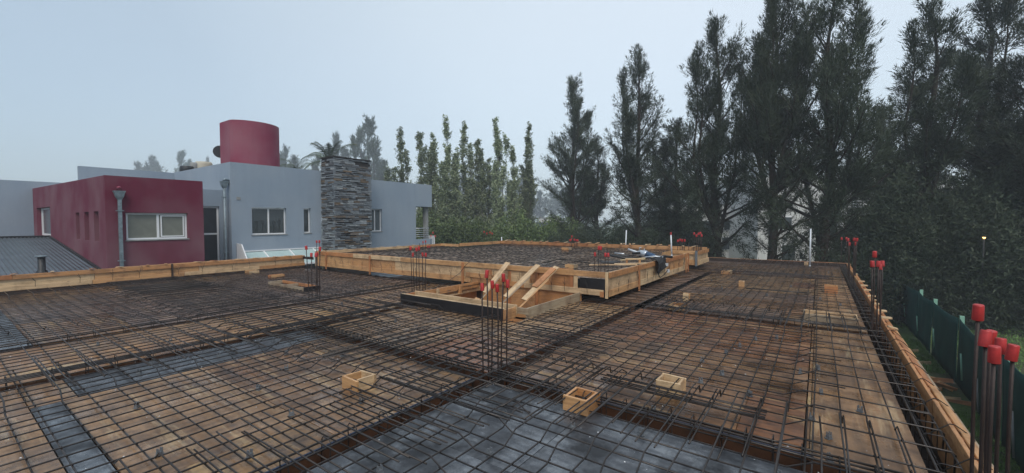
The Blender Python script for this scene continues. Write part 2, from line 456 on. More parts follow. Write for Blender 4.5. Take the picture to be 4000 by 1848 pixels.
# ================================================================== DECK
deck = root('formwork_deck', (-7, 10, -0.1), 'wet plywood formwork deck under the reinforcing bars', None, None, 'structure')
ZP = -0.075
def bay(x0, x1, y0, y1, mats, ax, pl=2.44, pw=1.22):
    """panels; ax = axis of the long side"""
    L, Wd = (x1-x0, y1-y0) if ax == 0 else (y1-y0, x1-x0)
    nw = max(1, math.ceil(Wd/pw-0.2)); row = 0
    for i in range(nw):
        w0 = i*pw; w1 = min(Wd, (i+1)*pw) if i < nw-1 else Wd
        a = -((row % 2)*pl*0.5); row += 1
        while a < L-0.02:
            b = min(L, a+pl); aa = max(0, a)
            if b-aa > 0.04:
                dz = random.uniform(-.003, .002); gp = 0.003
                if ax == 0: q = (x0+aa+gp, x0+b-gp, y0+w0+gp, y0+w1-gp)
                else: q = (x0+w0+gp, x0+w1-gp, y0+aa+gp, y0+b-gp)
                mb = MB()
                if ax == 0:
                    cx, cy = (q[0]+q[1])/2, (q[2]+q[3])/2
                    mb.box(q[0]-cx, q[1]-cx, q[2]-cy, q[3]-cy, -.018, 0); rot_ = Matrix.Identity(4)
                else:
                    cx, cy = (q[0]+q[1])/2, (q[2]+q[3])/2
                    mb.box(q[2]-cy, q[3]-cy, -(q[1]-cx), -(q[0]-cx), -.018, 0); rot_ = Matrix.Rotation(PI/2, 4, 'Z')
                me = bpy.data.meshes.new('plywood_panel'); me.from_pydata(mb.v, [], mb.f)
                link('plywood_panel', me, random.choice(mats), deck, Matrix.Translation((cx, cy, ZP+dz)) @ rot_)
            a = b

bay(-3.0, .68, -1.2, 3.72, [M['film']], 0)
bay(-3.0, -.07, 3.97, 8.8, [M['ply_red'], M['ply_red'], M['ply_brown']], 0)
bay(-.064, -.03, 3.97, 8.8, [M['ply_orange']], 1, 2.44, 0.9)
bay(-.03, .68, 3.97, 8.8, [M['ply_tan']], 1, 2.44, 0.9)
bay(-3.0, -.07, 9.02, 16.4, [M['ply_red'], M['ply_purple'], M['ply_tan'], M['ply_brown']], 0)
bay(-.055, .68, 9.02, 16.4, [M['ply_tan']], 1, 2.44, 0.9)
bay(-4.6, .68, 16.62, 21.15, [M['ply_purple'], M['ply_brown']], 0)
bay(-4.6, -3.2, 9.02, 16.4, [M['ply_purple']], 1)
bay(-7.1, -3.22, -1.2, .58, [M['ply_brown'], M['ply_tan']], 0)
bay(-6.24, -3.22, .585, .80, [M['film']], 0, 2.44, .3)
bay(-6.24, -3.22, .81, 3.72, [M['ply_brown'], M['ply_brown'], M['ply_tan']], 0)
bay(-7.1, -6.25, .93, 3.72, [M['film']], 1, 2.44, .9)
bay(-7.1, -6.25, .585, .925, [M['ply_tan']], 0, 2.44, .9)
bay(-7.1, -3.22, 3.97, 6.2, [M['ply_red'], M['ply_tan']], 0)
bay(-4.42, -3.22, 6.2, 8.8, [M['ply_tan']], 1)
bay(-9.2, -7.3, -1.2, 8.8, [M['ply_orange'], M['ply_orange'], M['ply_tan']], 1, 2.44, .98)
bay(-16.40, -9.4, .95, 8.8, [M['ply_purple'], M['ply_purple'], M['ply_brown']], 0)
bay(-16.40, -9.4, -.9, .6, [M['ply_purple'], M['ply_brown']], 0)
bay(-16.40, -9.4, .61, .94, [M['film']], 0, 2.44, .4)

# troughs of the beams: soffit and cheeks
def trough(x0, x1, y0, y1, axis, depth=.42, matc=None, parent=deck):
    mb = MB(); mb.box(x0-.02, x1+.02, y0, y1, ZP-depth-.02, ZP-depth)
    mb.build('beam_soffit', M['trough'], parent)
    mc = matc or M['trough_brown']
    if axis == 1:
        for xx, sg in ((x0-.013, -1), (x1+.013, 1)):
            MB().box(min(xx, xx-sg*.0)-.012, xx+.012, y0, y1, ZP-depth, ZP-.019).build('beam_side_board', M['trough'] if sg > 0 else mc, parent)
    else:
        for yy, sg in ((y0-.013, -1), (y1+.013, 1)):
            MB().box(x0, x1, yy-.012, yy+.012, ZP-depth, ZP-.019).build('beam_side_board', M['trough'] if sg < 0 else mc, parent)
trough(-3.22, -3.0, -1.2, 8.8, 1)
trough(-7.3, -7.1, -1.2, 6.2, 1)
trough(-9.4, -9.2, -1.2, 8.8, 1)
trough(.68, .89, -1.2, 21.2, 1, matc=M['trough_brown'])
trough(-7.1, -3.22, 3.72, 3.97, 0); trough(-3.0, .68, 3.72, 3.97, 0)
trough(-9.2, -7.3, 3.72, 3.97, 0); trough(-16.35, -9.4, 8.8, 9.02, 0)
trough(-4.38, -3.22, 8.8, 9.02, 0); trough(-3.0, .68, 8.8, 9.02, 0); trough(-9.2, -7.3, 8.8, 9.02, 0)
trough(-4.6, .68, 16.4, 16.62, 0)
# blue painted edges of the boards beside the near trough
MB().box(-3.235, -3.215, .9, 3.72, ZP+.001, ZP+.006).build('blue_edge_strip', M['blue_edge'], deck)
MB().box(-2.98, .0, 3.975, 3.99, ZP+.001, ZP+.006).build('blue_edge_strip', M['blue_edge'], deck)
# lower body of the building below the deck
st = MB(); st.box(-16.45, .60, -1.0, 21.0, -3.2, -.9)  # given a dark colour so gaps in the deck above read as shade
tag(st.build('building_wall', M['trough'], None), 'concrete lower storey under the formwork deck', 'wall')

# ================================================================== REBAR MAT
RB = 0.0068
def wob(pts, amp=.006):
    o = []
    for i, p in enumerate(pts):
        o.append((p[0]+random.uniform(-amp, amp), p[1]+random.uniform(-amp, amp), p[2]+random.uniform(-amp, amp)*.4))
    return o
def profile(a, b, sup, hi, lo, crank, tr=.16):
    """list of (s,z): raised over the supports, low in mid span"""
    s = [(a, None)]
    pts = []
    ev = []
    for q in sup:
        if a-.3 <= q <= b+.3: ev.append(q)
    if not ev or not crank:
        n = max(2, int((b-a)/1.6)+1)
        return [(a+(b-a)*i/(n-1), lo) for i in range(n)]
    spans = [max(a, min(ev)-9)]+ev+[min(b, max(ev)+9)]
    def near(x):
        return min(abs(x-q) for q in ev)
    D0 = crank
    xs = {a, b}
    for q in ev:
        for sg in (-1, 1):
            for d in (D0, D0+tr):
                x = q+sg*d
                if a < x < b: xs.add(x)
    xs = sorted(xs)
    out_ = []
    for x in xs:
        out_.append((x, hi if near(x) < D0+tr*.5 else lo))
    fin = [out_[0]]
    for p, q in zip(out_, out_[1:]):
        L = q[0]-p[0]
        if L > 2.0:
            k = int(L/1.4)
            for i in range(1, k+1): fin.append((p[0]+L*i/(k+1), p[1]+(q[1]-p[1])*i/(k+1)))
        fin.append(q)
    return fin

bars = []     # (points, radius)
SX = [-16.2, -9.3, -7.2, -3.1, .78]
SY = [3.85, 8.9, 16.5, 21.15]
def xbar(y, a, b, crank, hi=.045, lo=-.038, hook=False):
    pr = profile(a, b, SX, hi, lo, crank)
    j = random.uniform(-.018, .018); sk = random.uniform(-.004, .004)
    p = [(x, y+j+sk*(x-a), z) for x, z in pr]
    p = wob(p)
    if hook:
        x, yy, z = p[-1]; p += [(x+.02, yy, z-.02), (x+.015, yy, z-.16)]
    bars.append((p, RB if (p[0][1] < 9 and p[-1][0] > -7) else .0058))
def ybar(x, a, b, crank, hi=.058, lo=-.025, tr=.16):
    pr = profile(a, b, SY, hi, lo, crank, tr)
    j = random.uniform(-.018, .018); sk = random.uniform(-.004, .004)
    bars.append((wob([(x+j+sk*(y-a), y, z) for y, z in pr]), RB))

y = -.35; k = 0
while y < 8.7:
    cr = .62 if k % 2 else .95
    inopen = 6.2 < y
    xbar(y, -16.3, -6.4 if not inopen else -7.35, cr if k % 2 == 0 else 0)
    if not inopen: xbar(y+.012, -8.0+random.uniform(-.1, .1), -2.25+random.uniform(-.15, .15), cr if k % 2 == 0 else 0)
    if k % 2: xbar(y, (-3.95 if not inopen else -4.35)+random.uniform(-.12, .12), .83, .78+.05*(k % 3), hook=True)
    else: xbar(y, (-3.95 if not inopen else -4.35)+random.uniform(-.12, .12), -.02+random.uniform(-.05, .3), 0)
    y += .19; k += 1
y = 9.1
while y < 21.0:
    if k % 2: xbar(y, -4.6 if y > 16.4 else -3.9, .83, .78+.05*(k % 3), hook=True)
    else: xbar(y, -4.6 if y > 16.4 else -3.9, .1, 0)
    y += .19; k += 1
x = -16.2; k = 0
while x < -3.3:
    inopen = -7.4 < x < -4.4
    cr = (.8+.15*(k % 2))
    ybar(x, -1.1, 4.75+random.uniform(-.2, .2), cr if k % 2 else 0)
    ybar(x+.02, 2.95+random.uniform(-.2, .2), 6.15 if inopen else 8.9, cr if k % 2 == 0 else 0)
    x += .19; k += 1
x = -2.95; k = 0
while x < .62:
    cr = (.8+.25*(k % 2))
    ybar(x, -1.1, 4.72+random.uniform(-.1, .1), cr, tr=.16)
    ybar(x+.014, 3.25+random.uniform(-.2, .2), 9.7+random.uniform(-.3, .3), .80 if k % 3 else 0, tr=.035)
    ybar(x, 8.2+random.uniform(-.2, .2), 17.3, cr)
    ybar(x+.02, 15.9, 21.15, cr)
    x += .195; k += 1
# short top bars lapping over the beams
def shortbar(p, q, r=RB):
    n = 4
    bars.append((wob([tuple(Vector(p).lerp(Vector(q), i/(n-1))) for i in range(n)], .008), r))
for i in range(16):
    y = random.uniform(.9, 6.0); x = -3.1+random.uniform(-.25, .25); h = random.uniform(.55, .95)
    shortbar((x-h, y, .066), (x+h, y+random.uniform(-.03, .03), .062))
for i in range(14):
    x = random.uniform(-6.8, .5); y = 3.85+random.uniform(-.2, .2); h = random.uniform(.5, .9)
    shortbar((x, y-h, .078), (x+random.uniform(-.03, .03), y+h, .075))
for i in range(12):
    y = random.uniform(.8, 6); x = -7.2+random.uniform(-.3, .3)
    shortbar((x-.7, y, .062), (x+.7, y, .06))
for i in range(14):
    x = random.uniform(-2.8, .5); y = 8.9
    shortbar((x, y-.8, .078), (x, y+.8, .075))
# sheaf of bars along the boxes
for dy in (4.28, 4.31, 4.36, 4.43, 4.47): shortbar((-1.9, dy, .03), (-.35, dy-.03, .03))
for dy in (12.3, 12.36, 12.42, 12.48): shortbar((-1.5, dy, .02), (-.2, dy, .02))
for dx in (-5.0, -5.03, -4.9): shortbar((dx, 2.6, .08), (dx+.3, 6.0, .07))

def in_view(p):
    d = Vector(p)-Vector((0, 0, EYE)); z = d.dot(Vector(_f))
    if z < .3: return None
    return 2000+FL*d.dot(Vector(_r2))/z, 924-FL*d.dot(Vector(_u2))/z, z
def weight(pts):
    w = 0
    for a, b in zip(pts, pts[1:]):
        for t in (0.1, .5, .9):
            q = Vector(a).lerp(Vector(b), t); v = in_view(q)
            if v and -50 < v[0] < 4050 and v[1] < 1900: w += (Vector(b)-Vector(a)).length/3/v[2]**2
    return w
def make_mat(bars, loc, label, group=None, nmax=290):
    rt = root('rebar_mat', loc, label, 'rebar mat', group)
    ws = sorted([(weight(p), i) for i, (p, r) in enumerate(bars)], reverse=True)
    rest = MB(); nr = 0
    for n_, (w, i) in enumerate(ws):
        p, r = bars[i]
        if w <= 0: continue
        if n_ < nmax: MB().tube(p, r, 6).build('rebar', M['steel'], rt)
        else: rest.tube(p, r, 5); nr += 1
    if nr:
        o = rest.build('rebar_rest', M['steel'], rt); o['kind'] = 'stuff'
    return rt
make_mat(bars, (-5, 5, ZP), 'grid of dark rusty reinforcing bars tied over the lower plywood deck')

# tie knots and small litter
kn = MB()
xb_, yb_ = [], []
for p, r_ in bars:
    if abs(p[-1][0]-p[0][0]) > 1.0: xb_.append(np.array(sorted(p, key=lambda q: q[0])))
    elif abs(p[-1][1]-p[0][1]) > 1.0: yb_.append(np.array(sorted(p, key=lambda q: q[1])))
for A in xb_:
    for B_ in yb_:
        x = B_[:, 0].mean(); y = np.interp(x, A[:, 0], A[:, 1])
        if not (A[0, 0] < x < A[-1, 0] and B_[0, 1] < y < B_[-1, 1]): continue
        x = np.interp(y, B_[:, 1], B_[:, 0]); y = np.interp(x, A[:, 0], A[:, 1])
        za, zb = np.interp(x, A[:, 0], A[:, 2]), np.interp(y, B_[:, 1], B_[:, 2])
        if abs(za-zb) > .035 or random.random() < .25: continue
        v = in_view((x, y, za))
        if not v or v[2] > 8.5 or not (-20 < v[0] < 4020) or v[1] > 1880: continue
        z = (za+zb)/2; a = random.uniform(0, PI); c_, s__ = math.cos(a)*.011, math.sin(a)*.011
        i = len(kn.v)
        kn.v += [(x-c_, y-s__, z), (x+c_, y+s__, z), (x+.003, y, z+.019), (x-s__*.7, y+c_*.7, z-.006)]
        for f in ((0, 1, 2), (0, 2, 3), (1, 3, 2), (0, 3, 1)): kn.f.append(tuple(i+q for q in f)); kn.sm.append(False)
tag(kn.build('wire_tie_knots', M['wire'], None), 'small wire knots tying the crossings of the bars', None, None, 'stuff')
ch_ = MB()
for q in range(420):
    x, y = random.uniform(-9.2, .6), random.uniform(.3, 10)
    v = in_view((x, y, 0))
    if not v or v[2] > 10: continue
    r_ = random.uniform(.003, .011); z = ZP+.002
    i = len(ch_.v); a = random.uniform(0, 3)
    ch_.v += [(x+r_*math.cos(a), y+r_*math.sin(a), z), (x+r_*math.cos(a+2), y+r_*math.sin(a+2), z), (x+r_*math.cos(a+4.1), y+r_*math.sin(a+4.1), z), (x, y, z+r_*.6)]
    for f in ((0, 1, 3), (1, 2, 3), (2, 0, 3)): ch_.f.append(tuple(i+q_ for q_ in f)); ch_.sm.append(False)
tag(ch_.build('wood_chips', M['pvc'], None), 'pale wood chips and cement crumbs scattered on the deck', None, None, 'stuff')
# beam cages
def cage(name_label, fix, a, b, axis, w=.12, top=.02, nb=3, pitch=.2, dep=.32, poke=.05, n_st=None):
    rt = root('beam_cage', ((a+b)/2, fix, ZP) if axis == 0 else (fix, (a+b)/2, ZP), name_label, 'beam cage')
    def P(s, o, z): return (s, fix+o, z) if axis == 0 else (fix+o, s, z)
    for o in np.linspace(-w/2, w/2, nb):
        n = max(3, int((b-a)/1.5))
        MB().tube(wob([P(a+(b-a)*i/n, o, top-.012) for i in range(n+1)], .008), .009, 6).build('rebar', M['steel'], rt)
    for o in (-w/2, w/2):
        MB().tube([P(a, o, top-dep+.01), P(b, o, top-dep+.01)], .009, 6).build('rebar', M['steel'], rt)
    s = a+.15
    while s < b-.1:
        j = random.uniform(-.03, .03); tl = random.uniform(-.02, .02); hh = top+random.uniform(0, poke)
        pts = [P(s+j, -w/2, top-dep), P(s+j+tl, -w/2, hh-.02), P(s+j+tl, -w/2+.02, hh), P(s+j+tl, w/2-.02, hh), P(s+j+tl, w/2, hh-.02), P(s+j, w/2, top-dep), P(s+j, -w/2, top-dep)]
        MB().tube(pts, .0048, 5).build('stirrup', M['steel'], rt)
        s += pitch
    return rt
cage('reinforcement cage in the beam trough left of the dark wet panels', -3.11, -.8, 8.7, 1, nb=2, pitch=.27)
cage('reinforcement cage in the beam trough at the far edge of the dark wet panels', 3.85, -3.0, .66, 0, poke=.07)
cage('reinforcement cage in the cross beam on the left of the centre post', 3.85, -7.0, -3.25, 0)
cage('reinforcement cage in the trough between the brown panels and the orange strip', -7.2, -.5, 6.1, 1, pitch=.3, nb=3)
cage('reinforcement cage in the trough left of the orange plywood strip', -9.3, -.3, 8.7, 1, pitch=.35, nb=2)
cage('reinforcement cage along the right edge trough beside the timber edge', .78, .5, 21.0, 1, w=.14, nb=2, pitch=.27, poke=.02)
cage('reinforcement cage in the cross beam by the long shallow box on the right', 8.9, -2.9, .66, 0, nb=4, pitch=.3)
cage('reinforcement cage in the far cross beam on the right half', 16.5, -4.5, .66, 0, nb=3, pitch=.5)

# ================================================================== EDGE FORMWORK
PN, PO, PP = M['pine'], M['pine_orange'], M['pine_pale']
# left edge board
rt = root('edge_formwork', (-16.45, 4, 0), 'long pine edge board closing the left side of the deck', 'formwork')
run(rt, 'plank', -2.0, 8.85, -16.41, .365, .115, .028, [PN, PO], 1, 3.3)
run(rt, 'plank', -2.0, 8.85, -16.41, .085, .12, .028, [PN, PN, PP], 1, 2.6)
run(rt, 'plywood_panel', -2.0, 8.85, -16.45, .22, .40, .02, [M['pine_pale'], M['pine']], 1, 2.44)
plank('dark_gap_filler', rt, (-16.425, -2, -.11), (-16.425, 8.85, -.11), .28, .03, M['trough'])  # dark board added so the gap below the edge board reads as shade
plank('batten', rt, (-16.52, 3.3, .42), (-16.52, 8.8, .42), .03, .05, PN)
for yy in np.arange(-1.0, 8.6, .62):
    yy += random.uniform(-.12, .12)
    a = random.uniform(-.07, .07)
    plank('cleat', rt, (-16.62, yy+a, .437), (-16.36, yy-a, .437+random.uniform(0, .015)), .07, .016, random.choice([PN, PP, PO]), (0, 1, 0))
for yy in (4.6,):
    plank('cleat', rt, (-16.385, yy, .02), (-16.385, yy, .44), .05, .03, M['trough'], (0, 1, 0))
def ties(rt, ax, fix, a, b, z, step=.55, dirn=1):
    s = a
    while s < b:
        j = random.uniform(-.06, .06); tp = random.uniform(.10, .22); o = .035*dirn
        def P(t, h, e=0): return (t, fix+o+e*dirn, h) if ax == 0 else (fix+o+e*dirn, t, h)
        k1 = random.uniform(-.07, .07)
        mb = MB()
        mb.tube([P(s+j, z-.08), P(s+j, z+.02, .012), P(s+j+.01, z+.06, .01), P(s+j+k1, z+.06+tp, .02)], .0045, 4)
        mb.tube([P(s+j+.01, z+.05, .01), P(s+j-.05, z+.10+tp*.3, .015)], .004, 4)
        mb.build('tie_wire', M['wire'], rt)
        s += step*random.uniform(.8, 1.2)
ties(rt, 1, -16.385, -.5, 8.5, .17, .75)

# upper slab formwork
ZB, ZT = .07, .62
YF, XRt, XL = 8.85, -3.75, -15.55
up_ = root('raised_slab_formwork', (-9.5, 13, 0), 'raised slab formwork of pine boards standing on the deck centre', 'formwork')
# front
run(up_, 'plank', XL, XRt-.0, YF-.015, ZT-.065, .13, .028, [PN, PO, PN, PP], 0, 2.6)
run(up_, 'plank', XL, -7.75, YF-.015, ZB+.075, .15, .028, [PN, PP, PN], 0, 2.6)
run(up_, 'plywood_panel', XL, -4.62, YF+.022, .355, .55, .02, [M['pine_pale'], M['pine']], 0, 2.44)
for xx in (-14.84, -12.21, -8.03):
    plank('batten', up_, (xx, YF-.045, -.02), (xx, YF-.045, ZT-.01), .075, .03, PO, (1, 0, 0))
for xx in (-7.08, -6.45, -5.62, -4.66):
    plank('batten', up_, (xx, YF-.002, -.68), (xx, YF-.002, ZT-.15), .09, .026, PO, (1, 0, 0))
# part of the front over the stair opening
run(up_, 'plywood_panel', -7.75, -4.42, YF+.034, -.27, .84, .02, [M['pine_pale'], PN], 0, 2.0)
run(up_, 'plank', -7.7, -3.85, YF-.018, .145, .13, .028, [PN, PP], 0, 2.1)
plank('plank', up_, (-7.9, YF-.035, .285), (-6.75, YF-.035, .27), .12, .026, PN)
plank('black_board', up_, (-4.45, YF+.008, .33), (-3.79, YF+.008, .33), .26, .018, M['black_film'])
plank('batten', up_, (-4.55, YF-.004, .08), (-4.55, YF-.004, ZT-.14), .10, .024, PP, (1, 0, 0))
plank('batten', up_, (XRt-.03, YF-.02, ZB-.03), (XRt-.03, YF-.02, ZT), .06, .04, PP, (1, 0, 0))
plank('batten', up_, (XRt-.14, YF-.022, ZB-.01), (XRt-.14, YF-.022, ZB+.11), .09, .03, PO, (1, 0, 0))
ties(up_, 0, YF-.02, -15.2, -8.0, ZB+.15, .5, -1)
ties(up_, 0, YF-.02, -7.4, -3.95, .20, .45, -1)
# right side
run(up_, 'plank', YF+.02, 15.8, XRt+.015, ZT-.065, .13, .028, [PO, PN, PO], 1, 2.3)
run(up_, 'plank', YF+.02, 15.8, XRt+.015, ZB+.075, .15, .028, [PN, PP], 1, 2.2)
run(up_, 'plywood_panel', YF+.02, 15.8, XRt-.022, .345, .55, .02, [M['pine_pale'], M['pine_pale'], PN], 1, 2.44)
for yy in (10.72, 15.45, 15.75):
    plank('batten', up_, (XRt+.045, yy, -.03), (XRt+.045, yy, ZT+.01), .075, .03, PO, (0, 1, 0))
ties(up_, 1, XRt+.02, 9.3, 15.3, ZB+.15, .6, 1)
# notch, far right block, back and left sides
run(up_, 'plank', -4.6, -3.70, 17.05, ZT-.07, .14, .03, [PN, PO], 0, 2.5)
run(up_, 'plank', -4.6, -3.70, 17.05, ZB+.12, .2, .03, [PP, PN], 0, 2.5)
run(up_, 'plywood_panel', -4.6, -3.70, 17.09, .34, .54, .02, [PP], 0, 2.44)
plank('plank', up_, (-3.66, 17.1, ZT-.07), (-3.66, 18.9, ZT-.07), .14, .03, PN)
plank('plank', up_, (-3.66, 17.1, ZB+.10), (-3.66, 18.9, ZB+.10), .17, .03, PP)
plank('plywood_panel', up_, (-3.70, 17.1, .34), (-3.70, 18.9, .34), .54, .02, PP)
plank('batten', up_, (-3.72, 17.0, ZB-.02), (-3.72, 17.0, ZT+.01), .08, .05, M['spacer'], (1, 0, 0))
plank('plank', up_, (-4.62, 15.8, .35), (-4.62, 17.05, .35), .5, .03, PN)
run(up_, 'plank', -14.3, -3.7, 18.8, ZT-.02, .15, .03, [PO, PN, PN], 0, 2.8)
run(up_, 'plank', -14.3, -3.7, 18.79, ZT-.17, .10, .03, [PN, PP], 0, 2.8)
run(up_, 'plywood_panel', -14.3, -3.7, 18.84, .33, .5, .02, [PN], 0, 2.44)
for xx in np.arange(-14.0, -3.9, .55):
    xx += random.uniform(-.12, .12); a = random.uniform(-.08, .08)
    plank('cleat', up_, (xx+a, 18.62, ZT+.075), (xx-a, 18.98, ZT+.075+random.uniform(0, .03)), .08, .02, random.choice([PN, PP, PO]), (1, 0, 0))
    if random.random() < .5:
        plank('cleat', up_, (xx+a, 18.86, ZT+.09), (xx+a+.12, 18.9, ZT+.11), .07, .03, PP, (0, 1, 0))
run(up_, 'plank', 15.5, 18.8, -14.33, ZT-.03, .15, .03, [PO, PN], 1, 2.0)
run(up_, 'plank', XL, -14.33, 15.45, ZT-.05, .13, .03, [PN], 0, 2.4)
run(up_, 'plank', YF, 15.45, XL+.0, ZT-.065, .13, .03, [PP, PN], 1, 2.8)
run(up_, 'plywood_panel', YF, 15.45, XL-.03, .345, .53, .02, [PP], 1, 2.44)
for yy in np.arange(9.2, 15.3, .9):
    plank('cleat', up_, (XL-.14, yy, ZT+.01), (XL+.04, yy+.02, ZT+.012), .06, .016, PP, (0, 1, 0))
plank('batten', up_, (XL+.02, YF-.05, .05), (XL+.02, YF-.05, ZT+.0), .05, .03, M['pine_grey'], (1, 0, 0))
plank('black_board', up_, (-16.3, YF-.12, .35), (XL-.02, YF-.12, .35), .1, .03, M['black_film'])
# deck of the raised slab
ud = MB(); ud.box(XL+.02, XRt-.04, YF+.04, 15.43, .415, .43); ud.box(-14.3, XRt-.9, 15.43, 18.78, .415, .43); ud.box(-4.6, -3.72, 17.1, 18.78, .412, .428); ud.box(-4.62, XRt-.04, 15.43, 15.8, .412, .428)
ud.build('plywood_deck', M['ply_slab'], up_)
ubars = []
y = 8.98
while y < 18.7:
    a, b = (XL+.05, XRt-.06) if y < 15.4 else (-14.2, -4.7 if y < 17.1 else -3.8)
    j = random.uniform(-.02, .02)
    n = 7
    ubars.append((wob([(a+(b-a)*i/n, y+j, .485+.02*((i+int(y*5)) % 2)) for i in range(n+1)], .012), .0065))
    y += .19
x = XL+.1
while x < XRt-.1:
    b = 15.4 if (x < -14.3 or x > -4.65) else 18.7
    n = 7
    ubars.append((wob([(x, 8.95+(b-8.95)*i/n, .505+.02*((i+int(x*5)) % 2)) for i in range(n+1)], .012), .0065))
    x += .19
make_mat(ubars, (-9.5, 12, .43), 'dense grid of rusty bars lying inside the raised slab formwork')
for q in range(4):
    pts = [(-6.6+.05*q, 10.6, .53), (-6.4, 11.2+.1*q, .60), (-5.7-.1*q, 11.5, .56), (-5.3, 10.9+.1*q, .55)]
    tag(MB().tube(pts, .006, 5).build('loose_wire', M['wire'], None), 'loose black wire lying on the bars of the raised slab', 'wire', 'loose wires on the raised slab')

# right edge form
rt = root('edge_formwork', (.95, 8, 0), 'double timber edge form running along the right side of the deck', 'formwork')
run(rt, 'plank', .8, 9.0, .905, -.12, .40, .030, [M['pine_orange'], PN], 1, 3.0)
run(rt, 'plank', 9.05, 21.2, .905, -.12, .40, .030, [M['pine_orange'], PN], 1, 3.0)
run(rt, 'plank', .8, 21.2, .985, -.02, .10, .055, [PO, PN], 1, 3.1)
run(rt, 'plank', .8, 9.3, 1.06, -.10, .12, .022, [M['pine_grey'], PN], 1, 2.6)
s = 1.0
while s < 21:
    plank('cleat', rt, (.921, s, -.02+random.uniform(0, .015)), (.957, s+.0, -.02), .08, .08, random.choice([PO, PN, M['pine_orange']]), (0, 1, 0))
    if random.random() < .22:
        plank('cleat', rt, (.91, s+.3, .089), (1.02, s+.32, .060), .07, .02, PP, (0, 1, 0))
    s += .42
s = 2.4
while s < 9:
    MB().tube([(.7, s-.1, -.05), (.86, s, .05), (.90, s, .087), (.93, s, .086), (1.0, s+.01, .035), (1.05, s+.02, -.02)], .0045, 5).build('tie_wire', M['wire'], rt)
    s += .62
for s in (9.6, 10.3, 11.1, 12.2, 13.2, 14.1, 15.0):
    plank('cleat', rt, (.89, s, .092), (1.03, s+.02, .092), .09, .03, PP, (0, 1, 0))
# far edge
rt = root('edge_formwork', (-1.5, 21.2, 0), 'low dark timber board closing the far end of the deck', 'formwork')
run(rt, 'plank', -4.6, .95, 21.2, -.02, .18, .035, [M['trough'], M['pine_orange']], 0, 3.0)
run(rt, 'plank', -4.6, .95, 21.24, .065, .035, .05, [PO, PN], 0, 3.0)

# stair opening
so = root('stair_opening_formwork', (-6, 7.5, -.2), 'open stair hole framed with pine boards before the raised slab', 'formwork')
plank('front_board', so, (-7.52, 6.22, .035), (-4.66, 6.20, .035), .22, .02, M['black_film'])
plank('plank', so, (-7.5, 6.245, .145), (-4.66, 6.235, .145), .02, .028, PP)
plank('plank', so, (-7.48, 6.60, .07), (-4.62, 6.58, .07), .19, .03, PP)
plank('end_board', so, (-4.645, 6.20, .03), (-4.645, 6.56, .03), .20, .03, PN)
plank('end_board', so, (-7.50, 6.24, .03), (-7.50, 6.60, .03), .20, .03, PO)
plank('plank', so, (-7.5, 6.30, -.055), (-4.66, 6.30, -.055), .02, .12, PN, (0, 0, 1))
plank('plank', so, (-4.62, 6.60, .06), (-4.36, 6.60, .06), .12, .03, M['pine_grey'])
plank('side_board', so, (-4.42, 6.60, .02), (-4.42, 8.8, .02), .20, .03, M['pine_grey'])
plank('side_board', so, (-7.46, 6.62, .055), (-7.46, 8.8, .055), .15, .03, PN)
plank('side_board', so, (-7.50, 6.62, -.25), (-7.50, 8.8, -.25), .44, .02, PN)
plank('side_board', so, (-4.38, 6.62, -.28), (-4.38, 8.8, -.28), .40, .02, M['pine_grey'])
plank('bottom_board', so, (-7.45, 7.7, -.75), (-4.45, 7.7, -.75), .03, 2.3, PN)
plank('batten', so, (-7.44, 7.25, -.3), (-7.41, 7.25, .12), .10, .03, PP, (0, 1, 0))
plank('batten', so, (-7.42, 7.95, -.4), (-7.36, 8.02, .12), .10, .03, PN, (0, 1, 0))
for nm, (x0, y0, z0, x1, y1, z1, xs), lab in (
    ('brace', (-6.62, 7.35, -.45, -6.40, 8.72, .70, 0), 'leftmost long pine prop slanting out of the stair opening'),
    ('brace', (-5.95, 7.05, -.45, -5.50, 8.72, .69, 0), 'middle pine prop slanting out of the stair opening'),
    ('brace', (-5.42, 7.0, -.45, -4.98, 8.72, .68, 0), 'rightmost pine prop with a short orange piece nailed on, in the stair opening')):
    b_ = root(nm, (x0, y0, z0), lab, 'timber prop', 'props in the stair opening')
    p0, p1 = Vector((x0, y0, z0)), Vector((x1, y1, z1)); d = (p1-p0)
    plank('plank', b_, p0+d*.42, p1, .15, .028, PP, (1, 0, 0))
    plank('plank', b_, p0+Vector((.03, .0, -.03)), p0+d*.80+Vector((.05, 0, -.04)), .14, .025, PN if 'right' in lab else M['pine_grey'], (1, -.6, .5))
    plank('plank', b_, p0+Vector((-.05, 0, .02)), p0+d*.30+Vector((-.03, 0, .02)), .15, .025, PN, (1, 0, 0))
    if 'rightmost' in lab: plank('short_plank', b_, p0+d*.62+Vector((-.02, -.02, .03)), p0+d*.95+Vector((0, -.02, .03)), .16, .025, PO, (1, 0, 0))
tag(MB().tube([(-7.75, 8.80, .61), (-7.72, 8.74, .64), (-7.82, 8.7, .55), (-7.95, 8.6, .33), (-8.15, 8.3, .1), (-8.1, 7.9, .03), (-7.95, 7.4, .01), (-8.3, 6.9, .0)], .007, 6).build('cable', M['hose'], None), 'thin black cable hanging over the raised slab front down to the bars', 'cable')

